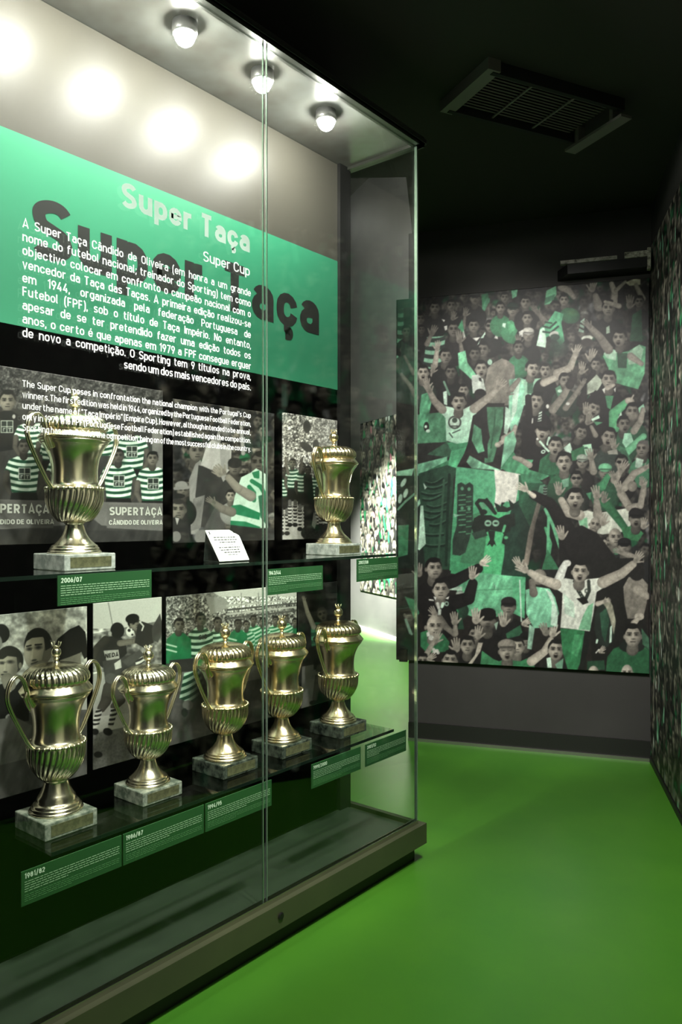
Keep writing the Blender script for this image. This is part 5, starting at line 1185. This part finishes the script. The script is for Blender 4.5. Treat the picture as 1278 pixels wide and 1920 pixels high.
def d_team(c):
    c.im[:] = gr(62); c.speck(-20, 670, 320, 1030, 6, .5, 3); c.speck(-20, 670, 320, 1030, 2.5, .4, 4)
    c.poly([(-20, 760), (320, 800), (320, 1030), (-20, 1030)], gr(48), .6)
    c.poly([(285, 805), (320, 808), (320, 905), (285, 905)], gr(105), .4)
    c.head(14, 752, 19, 112, 0, 0, 0, 30, body=None); c.poly([(-20, 778), (8, 770), (22, 770), (40, 782), (44, 840), (-20, 850)], (26, 26, 26), .3); c.ell(26, 781, 3, 4, gr(150)); box_logo(c, 13, 800, 11)
    player(c, 60, 778, 12, 26, 85, False, 0, False); player(c, 150, 770, 12, 26, 80, False); player(c, 100, 790, 12, 24, 80, False)
    player(c, 190, 780, 12, 24, 80, False, 0, False)
    player(c, 246, 800, 13, 25, 88, True); player(c, 45, 838, 14, 28, 66, True, 0, True, -.05); player(c, 120, 842, 13, 26, 70); player(c, 222, 855, 13, 27, 70); player(c, 286, 860, 13, 24, 95)
    c.poly([(-20, 936), (320, 944), (320, 996), (190, 985), (165, 965), (120, 985), (-20, 994)], gr(92), .2)
    c.poly([(-20, 938), (100, 938), (100, 990), (-20, 990)], gr(80), .2); c.poly([(200, 946), (320, 946), (320, 996), (200, 990)], gr(86), .2)
    c.poly([(-20, 992), (320, 996), (320, 1030), (-20, 1030)], gr(40), .8)
    c.blur(.8); c.grain(.15); return c
def d_present(c):
    c.im[:] = gr(38)
    c.crowd(318, 745, 520, 960, 12, 91, 45, 95, .1, 0, 34); c.speck(318, 735, 530, 1020, 7, .35, 6); c.blur(1.2)
    # trophy with its pale block base, held up
    c.ell(425, 768, 5, 12, gr(120)); c.chain([(418, 785), (428, 780), (424, 800)], [6, 9, 5], gr(120)); c.ell(424, 805, 10, 14, gr(105), 0, .6); c.cap(410, 812, 406, 830, 3, 3, gr(110)); c.cap(452, 800, 456, 850, 3, 4, gr(125)); c.ell(408, 825, 6, 9, gr(110))
    # man on the left, back to us
    c.head(366, 846, 19, 88, 0, 0, 1, 24, body=None); c.poly([(354, 900), (366, 870), (376, 862), (380, 880), (378, 930), (372, 1000), (358, 1002)], gr(118), .5)
    c.poly([(372, 872), (424, 888), (426, 930), (408, 960), (398, 985), (384, 990), (370, 985), (366, 930)], gr(42), .4); c.poly([(362, 935), (384, 928), (376, 990), (358, 996)], gr(96), .6); c.poly([(385, 985), (408, 940), (424, 960), (420, 1000), (372, 1010)], gr(62), .7)
    c.poly([(388, 832), (398, 824), (434, 842), (432, 880), (420, 892), (376, 872)], gr(150), .3); c.poly([(412, 840), (431, 846), (430, 880), (414, 878)], gr(128), .4); c.poly([(408, 878), (424, 890), (428, 912), (420, 908)], gr(126), .3)
    # bystanders
    c.head(440, 876, 15, 78, 0, 0, 0, 22, body=(40, 40, 38)); c.ell(440, 868, 13, 10, gr(30)); c.head(432, 930, 11, 120, 0, body=(110, 110, 105)); 
    c.head(343, 920, 14, 84, 0, body=(26, 26, 25)); c.ell(340, 910, 12, 8, gr(118)); c.cap(328, 916, 352, 914, 3, 3, gr(112), 0)
    c.head(334, 956, 19, 100, 0, 0, 0, 40, body=None); c.ell(333, 930, 14, 5, gr(30)); c.poly([(318, 975), (330, 968), (352, 980), (358, 1020), (318, 1020)], gr(32), .4); c.poly([(328, 970), (336, 972), (332, 985)], gr(140)); c.ell(330, 1006, 9, 10, gr(100)); c.ell(378, 1006, 14, 12, gr(98), -.6)
    # player in a hooped shirt reaching across
    W_, G_ = (164, 186, 168), (26, 98, 64)
    c.head(488, 868, 21, 66, 0, 0, -1, 24, body=None)
    c.poly([(452, 895), (470, 886), (480, 878), (500, 890), (502, 990), (490, 990), (432, 980), (436, 950), (440, 930)], W_, .35)
    c.poly([(434, 948), (450, 946), (488, 962), (486, 975), (432, 962)], G_, .2); c.poly([(432, 976), (460, 978), (488, 988), (482, 996), (432, 990)], G_, .2); c.poly([(472, 886), (486, 882), (486, 898), (476, 896)], G_, .2); c.poly([(432, 984), (500, 992), (500, 1022), (430, 1022)], gr(28), .2)
    c.poly([(464, 920), (472, 900), (490, 896), (498, 910), (496, 930), (476, 940)], (150, 178, 158), .3); c.line([(472, 902), (488, 912), (496, 926)], 4, G_); c.line([(467, 913), (476, 924), (476, 938)], 4, G_); c.poly([(484, 930), (500, 925), (500, 985), (488, 970)], (40, 84, 62), .4)
    c.arm([(470, 930), (446, 916), (428, 896)], 10, 110); c.hand(416, 884, 13, -.9, 112, 1); c.hand(410, 888, 11, -.9, 116, 1); c.arm([(434, 960), (416, 954), (402, 944)], 9, 92, 10)
    c.blur(.8); c.grain(.14); return c
def d_lineup(c):
    c.im[:] = gr(142); c.speck(525, 765, 640, 875, 3.2, .6, 21); c.speck(525, 765, 640, 1020, 1.7, .5, 22)
    c.poly([(585, 780), (640, 790), (640, 868), (585, 858)], gr(150), 0, .35)
    c.ell(575, 800, 7, 12, gr(60)); c.ell(574, 838, 14, 7, gr(62), .6); c.ell(592, 835, 6, 11, gr(70)); c.poly([(525, 844), (590, 850), (590, 853), (525, 847)], gr(176), 0)
    c.poly([(525, 980), (640, 985), (640, 1020), (525, 1020)], gr(158), .3); c.speck(525, 850, 640, 885, 3, .4, 30)
    for x, y, t in ((533, 884, 62), (548, 868, 92), (567, 876, 66), (592, 884, 70), (606, 888, 70), (622, 888, 70)):
        player(c, x, y, 8, 10.5, t, False, 0, True, .03)
        c.poly([(x - 10, y + 48), (x + 10, y + 48), (x + 9, y + 72), (x - 9, y + 72)], (24, 24, 23), .2)
        for s in (-1, 1): c.cap(x + s * 5, y + 72, x + s * 5, y + 80, 3.4, 3, gr(80)); c.jersey([(x + s * 5 - 4, y + 80), (x + s * 5 + 4, y + 80), (x + s * 5 + 3, y + 112), (x + s * 5 - 3, y + 112)], 5, gr(176), gr(34), 0, 0, 0, 0, 0); c.ell(x + s * 5, y + 116, 5, 4, gr(24))
    c.arm([(540, 888), (536, 870), (535, 858)], 3, 84); c.arm([(562, 886), (565, 870), (566, 860)], 3, 66)
    c.poly([(569, 892), (584, 890), (588, 930), (590, 1012), (570, 1012)], gr(22), .2); c.head(577, 882, 8, 60, 0, body=None); c.ell(598, 1000, 34, 17, gr(34)); c.speck(570, 985, 632, 1015, 2, .5, 8); c.poly([(588, 960), (594, 975), (590, 992), (584, 985)], gr(130), .5)
    c.blur(.7); c.grain(.16); return c
def d_faces(c):
    c.im[:] = gr(178); c.speck(-20, 1110, 175, 1300, 13, .28, 31); c.speck(-20, 1110, 175, 1300, 5, .15, 33); c.poly([(-20, 1340), (170, 1330), (170, 1510), (-20, 1510)], gr(84), .5)
    c.ell(2, 1188, 16, 18, gr(30)); c.ell(-8, 1205, 12, 16, gr(120))
    # man looking down, centre
    c.poly([(60, 1275), (85, 1250), (120, 1252), (150, 1290), (150, 1350), (60, 1350)], gr(36), .4)
    c.ell(72, 1212, 27, 35, gr(30)); c.ell(66, 1221, 21, 33, c.skin(150), .12, None, .5); c.poly([(86, 1198), (98, 1200), (96, 1232), (84, 1250), (78, 1240)], c.skin(96), .3); c.poly([(46, 1205), (52, 1186), (74, 1180), (92, 1190), (96, 1214), (85, 1220), (82, 1194), (60, 1196)], gr(26), .2)
    c.ell(55, 1217, 5, 3, gr(32), -.1, .7); c.ell(72, 1214, 6, 3.4, gr(32), -.1, .7); c.line([(50, 1212), (58, 1210)], 1.4, gr(30)); c.line([(66, 1209), (78, 1208)], 1.5, gr(30)); c.cap(62, 1218, 60, 1234, 2, 3.4, c.skin(176), .3); c.ell(64, 1238, 5, 2, gr(70), -.2); c.cap(59, 1245, 71, 1241, 1.5, 1.8, gr(48), 0); c.ell(66, 1251, 9, 6, c.skin(116), -.2, .8); c.cap(78, 1250, 84, 1262, 12, 14, c.skin(120), .4); c.poly([(62, 1262), (76, 1252), (90, 1260), (72, 1272)], gr(30), .2); c.poly([(80, 1258), (96, 1245), (100, 1258), (90, 1268)], gr(190), .2)
    # man at the left
    c.poly([(-20, 1290), (10, 1280), (40, 1276), (56, 1300), (54, 1352), (-20, 1356)], gr(28), .2); c.poly([(6, 1282), (24, 1270), (38, 1276), (20, 1298)], gr(176), .2)
    c.ell(18, 1238, 26, 27, gr(32)); c.ell(13, 1248, 21, 28, c.skin(158), .05, None, .5); c.poly([(-8, 1236), (4, 1218), (26, 1216), (38, 1230), (40, 1250), (33, 1252), (31, 1232), (14, 1230), (6, 1236)], gr(32), .2)
    c.ell(4, 1243, 5, 2.6, gr(36), 0, .7); c.ell(20, 1241, 6, 3, gr(36), 0, .7); c.cap(10, 1245, 9, 1256, 2, 3, c.skin(180), .3); c.ell(10, 1260, 4, 1.6, gr(80)); c.cap(3, 1265, 17, 1264, 1.4, 1.3, gr(52), 0); c.ell(28, 1255, 6, 16, c.skin(104), .1, .9, 0, .7); c.cap(14, 1274, 18, 1284, 12, 12, c.skin(130), .3); c.ell(38, 1248, 3, 6, c.skin(130))
    # dark haired man, head bowed
    c.poly([(96, 1222), (108, 1198), (130, 1180), (148, 1172), (160, 1185), (166, 1230), (158, 1236), (152, 1222), (140, 1240), (126, 1234), (112, 1240), (104, 1250)], gr(24), .4); c.poly([(112, 1238), (130, 1232), (150, 1224), (154, 1260), (120, 1260)], c.skin(120), .4); c.poly([(128, 1258), (156, 1248), (168, 1275), (140, 1280)], c.skin(168), .3)
    c.ell(20, 1346, 10, 8, gr(150)); c.ell(20, 1346, 6, 5, gr(100)); c.poly([(-20, 1350), (30, 1345), (60, 1360), (60, 1420), (-20, 1440)], gr(110), .6); c.ell(130, 1370, 30, 12, gr(52), 0, .8)
    c.blur(.7); c.grain(.1); return c
def d_duel(c):
    c.im[:] = gr(186); c.poly([(165, 1190), (320, 1160), (320, 1260), (165, 1260)], gr(112), .8); c.speck(165, 1180, 320, 1300, 8, .5, 41); c.poly([(165, 1265), (320, 1240), (320, 1330), (165, 1345)], gr(160), .3); c.poly([(165, 1378), (320, 1345), (320, 1450), (165, 1460)], gr(112), .3); c.speck(165, 1370, 320, 1450, 3, .12, 5); c.line([(203, 1130), (211, 1172)], .9, gr(120))
    D = gr(34)
    c.poly([(180, 1218), (196, 1196), (222, 1190), (236, 1205), (238, 1225), (226, 1236), (222, 1250), (192, 1252), (176, 1240)], D, .5); c.ell(220, 1182, 13, 15, gr(26)); c.arm([(198, 1200), (182, 1215), (174, 1235)], 8, 44); c.arm([(225, 1206), (252, 1202), (275, 1194)], 6, 96, 7)
    c.ell(206, 1188, 3.4, 4.4, gr(150)); c.poly([(194, 1220), (222, 1218), (224, 1235), (200, 1240)], gr(150), .5); c.ell(245, 1184, 9, 10.5, gr(200), 0, None, .4); c.ell(242, 1182, 3, 3, D); c.ell(250, 1180, 2.4, 2.4, D); c.ell(248, 1190, 2, 2, D)
    c.head(252, 1170, 14, 104, 0, -.5, 1, 24, body=None); c.ell(248, 1160, 13, 9, gr(22), -.2); c.poly([(258, 1172), (266, 1165), (286, 1172), (288, 1205), (270, 1215), (252, 1205)], gr(38), .3); c.line([(262, 1166), (269, 1174), (266, 1182)], 1.4, gr(190)); c.poly([(284, 1178), (300, 1150), (306, 1180), (296, 1205), (286, 1200)], gr(58), .7)
    c.poly([(192, 1240), (226, 1234), (260, 1222), (270, 1240), (240, 1262), (232, 1290), (215, 1310), (200, 1300)], gr(58), .6); c.poly([(214, 1244), (226, 1236), (228, 1252), (216, 1256)], gr(190), .3); c.jersey([(250, 1228), (262, 1224), (272, 1240), (256, 1252)], 3, gr(200), gr(40), 0, 0, 0, 0, .4); c.poly([(228, 1240), (262, 1218), (270, 1228), (240, 1250)], gr(70), .5)
    c.arm([(205, 1290), (198, 1315), (190, 1328)], 12, 60); c.arm([(222, 1290), (226, 1312), (214, 1325)], 11, 72); c.ell(208, 1272, 12, 10, gr(82))
    for p in ([(180, 1330), (192, 1330), (186, 1358), (172, 1362)], [(208, 1328), (222, 1328), (212, 1362), (202, 1362)]): c.jersey(p, 4, gr(180), gr(30), 0, 0, 0, 0, .15)
    c.ell(202, 1372, 9, 7, gr(30), .3); c.ell(178, 1372, 7, 6, gr(28)); c.ell(184, 1415, 8, 6, gr(30)); c.ell(286, 1300, 14, 40, gr(46), 0, .8)
    c.blur(.7); c.grain(.12); return c
def d_stadium(c):
    c.im[:] = gr(196); c.poly([(305, 1112), (395, 1108), (430, 1130), (425, 1160), (305, 1200)], gr(136), .3); c.poly([(305, 1122), (370, 1118), (385, 1145), (420, 1150), (565, 1130), (565, 1190), (305, 1215)], gr(118), 0); c.speck(305, 1120, 565, 1200, 2.4, .75, 51); c.speck(305, 1112, 400, 1160, 4, .3, 52)
    c.poly([(385, 1118), (420, 1120), (432, 1138), (395, 1152)], gr(150), .2)
    for k in range(4): c.poly([(424, 1134 + k * 8), (560, 1122 + k * 7), (560, 1125 + k * 7), (424, 1138 + k * 8)], gr(176 if k % 2 == 0 else 76), 0)
    for x in (452, 484, 520): c.line([(x, 1112), (x + 1, 1160)], .6, gr(110))
    c.poly([(305, 1210), (565, 1180), (565, 1400), (305, 1410)], gr(92), .3); c.poly([(305, 1240), (565, 1200), (565, 1215), (305, 1262)], gr(58), .4); c.poly([(305, 1300), (400, 1290), (400, 1405), (305, 1410)], gr(74), .5)
    W_, G_ = (172, 200, 178), (30, 104, 66)
    def guy(x, y, r, kind, t=92):
        w_ = r * 1.9; P = [(x - w_, y + r * 2.2), (x - w_ * .4, y + r * 1.2), (x + w_ * .4, y + r * 1.2), (x + w_, y + r * 2.2), (x + w_ * 1.05, y + r * 6), (x - w_ * 1.05, y + r * 6)]
        if kind == 'g': c.poly(P, G_, .5); c.line([(x - w_, y + r * 3), (x - w_ * .2, y + r * 3.4)], 1.5, W_); c.line([(x - w_, y + r * 3.8), (x - w_ * .2, y + r * 4.2)], 1.5, W_)
        elif kind == 'h': c.jersey(P, 5, W_, (30, 62, 46), 0, 0, 0, 0, .15)
        else: c.jersey(P, 5, W_, G_, 0, 0, 0, 0, .3)
        c.head(x, y, r, t, 0, 0, 1, 24, body=None)
    guy(553, 1166, 7, 'g'); guy(535, 1160, 7, 's'); guy(516, 1163, 7, 's'); guy(492, 1166, 7.5, 's'); guy(475, 1162, 8, 's', 80); guy(462, 1172, 8, 's'); guy(446, 1170, 9, 'g', 70); guy(408, 1168, 10, 'h', 80); guy(376, 1162, 12, 'h'); guy(335, 1172, 12, 'g')
    c.poly([(318, 1238), (565, 1215), (565, 1240), (318, 1262)], gr(44), .4)
    c.jersey([(345, 1262), (372, 1256), (386, 1290), (360, 1320), (336, 1310)], 5, W_, (34, 70, 52), 0, 0, 0, 0, .6); c.ell(352, 1322, 10, 9, gr(110)); c.ell(346, 1336, 6, 8, gr(30)); c.ell(380, 1300, 18, 40, gr(40), 0, .8)
    c.poly([(530, 1230), (562, 1226), (562, 1325), (545, 1330)], gr(96), .5); c.poly([(400, 1290), (500, 1270), (500, 1360), (400, 1385)], gr(60), .5)
    c.blur(.7); c.grain(.14); return c
def d_scorer(c):
    c.im[:] = gr(30); c.speck(550, 1090, 640, 1350, 14, .6, 61); c.poly([(556, 1115), (640, 1112), (640, 1120), (556, 1126)], gr(44), .4); c.poly([(556, 1150), (640, 1140), (640, 1150), (556, 1160)], gr(42), .4)
    c.poly([(566, 1250), (592, 1245), (590, 1320), (564, 1330)], gr(112), .4); c.head(604, 1152, 12, 84, 1, -.3, 0, 60, body=None)
    c.jersey([(582, 1172), (592, 1166), (614, 1170), (618, 1210), (600, 1224), (584, 1212)], 4, (60, 110, 84), (28, 60, 44), 0, 0, 0, 0, .3); c.arm([(588, 1176), (576, 1148), (570, 1126)], 5, 130, 5); c.poly([(586, 1212), (616, 1208), (612, 1250), (588, 1256)], gr(34), .3); c.arm([(600, 1252), (594, 1285), (590, 1310)], 7, 70); c.ell(588, 1318, 8, 5, gr(28)); c.line([(586, 1262), (596, 1262)], 3, gr(120))
    c.blur(.8); c.grain(.12); return c
M_PALE = mat('pale_grey_print', srgb(168, 170, 160), 0.5)
M_INK2 = mat('near_black_print', srgb(30, 30, 29), 0.5)
photo(-40, 305, 671, 740, 1019, 1017, d_team, 'black and white team photo in hooped shirts behind the near upper cup', 345, 330, 1, [('SUPERTAÇA', 205, 304, 966, 15, M_PALE), ('CÂNDIDO DE OLIVEIRA', 204, 304.5, 984, 8.5, M_PALE), ('PERTAÇA', 0, 92, 962, 17, M_PALE), ('DIDO DE OLIVEIRA', 0, 101, 983, 9, M_PALE)])
photo(325, 514, 745, 778, 1017, 1014, d_present, 'photo of a player in a green hooped shirt reaching for a raised cup', 200, 270, 1)
photo(530, 632, 772, 790, 1011, 1010, d_lineup, 'tall photo of a striped team line-up under a packed stand, by the far upper cup', 130, 260, 1)
photo(-40, 163, 1160, 1134, 1512, 1450, d_faces, 'photo of three dark haired men close up, behind the nearest lower cup', 220, 350, 1)
photo(175, 303, 1132, 1119, 1443, 1408, d_duel, 'photo of two players heading a ball, behind the second lower cup', 150, 330, 1, [('NEDA', 197, 222, 1234, 8, M_INK2)])
photo(312, 556, 1118, 1097, 1401, 1331, d_stadium, 'wide photo of players in green lined up before a full stadium', 270, 310, 1, [('SIC', 372, 388, 1200, 9, M_INK2)])
photo(559, 632, 1097, 1091, 1330, 1310, d_scorer, 'dark photo of a player with one arm raised, behind the farthest lower cup', 90, 240, 1)
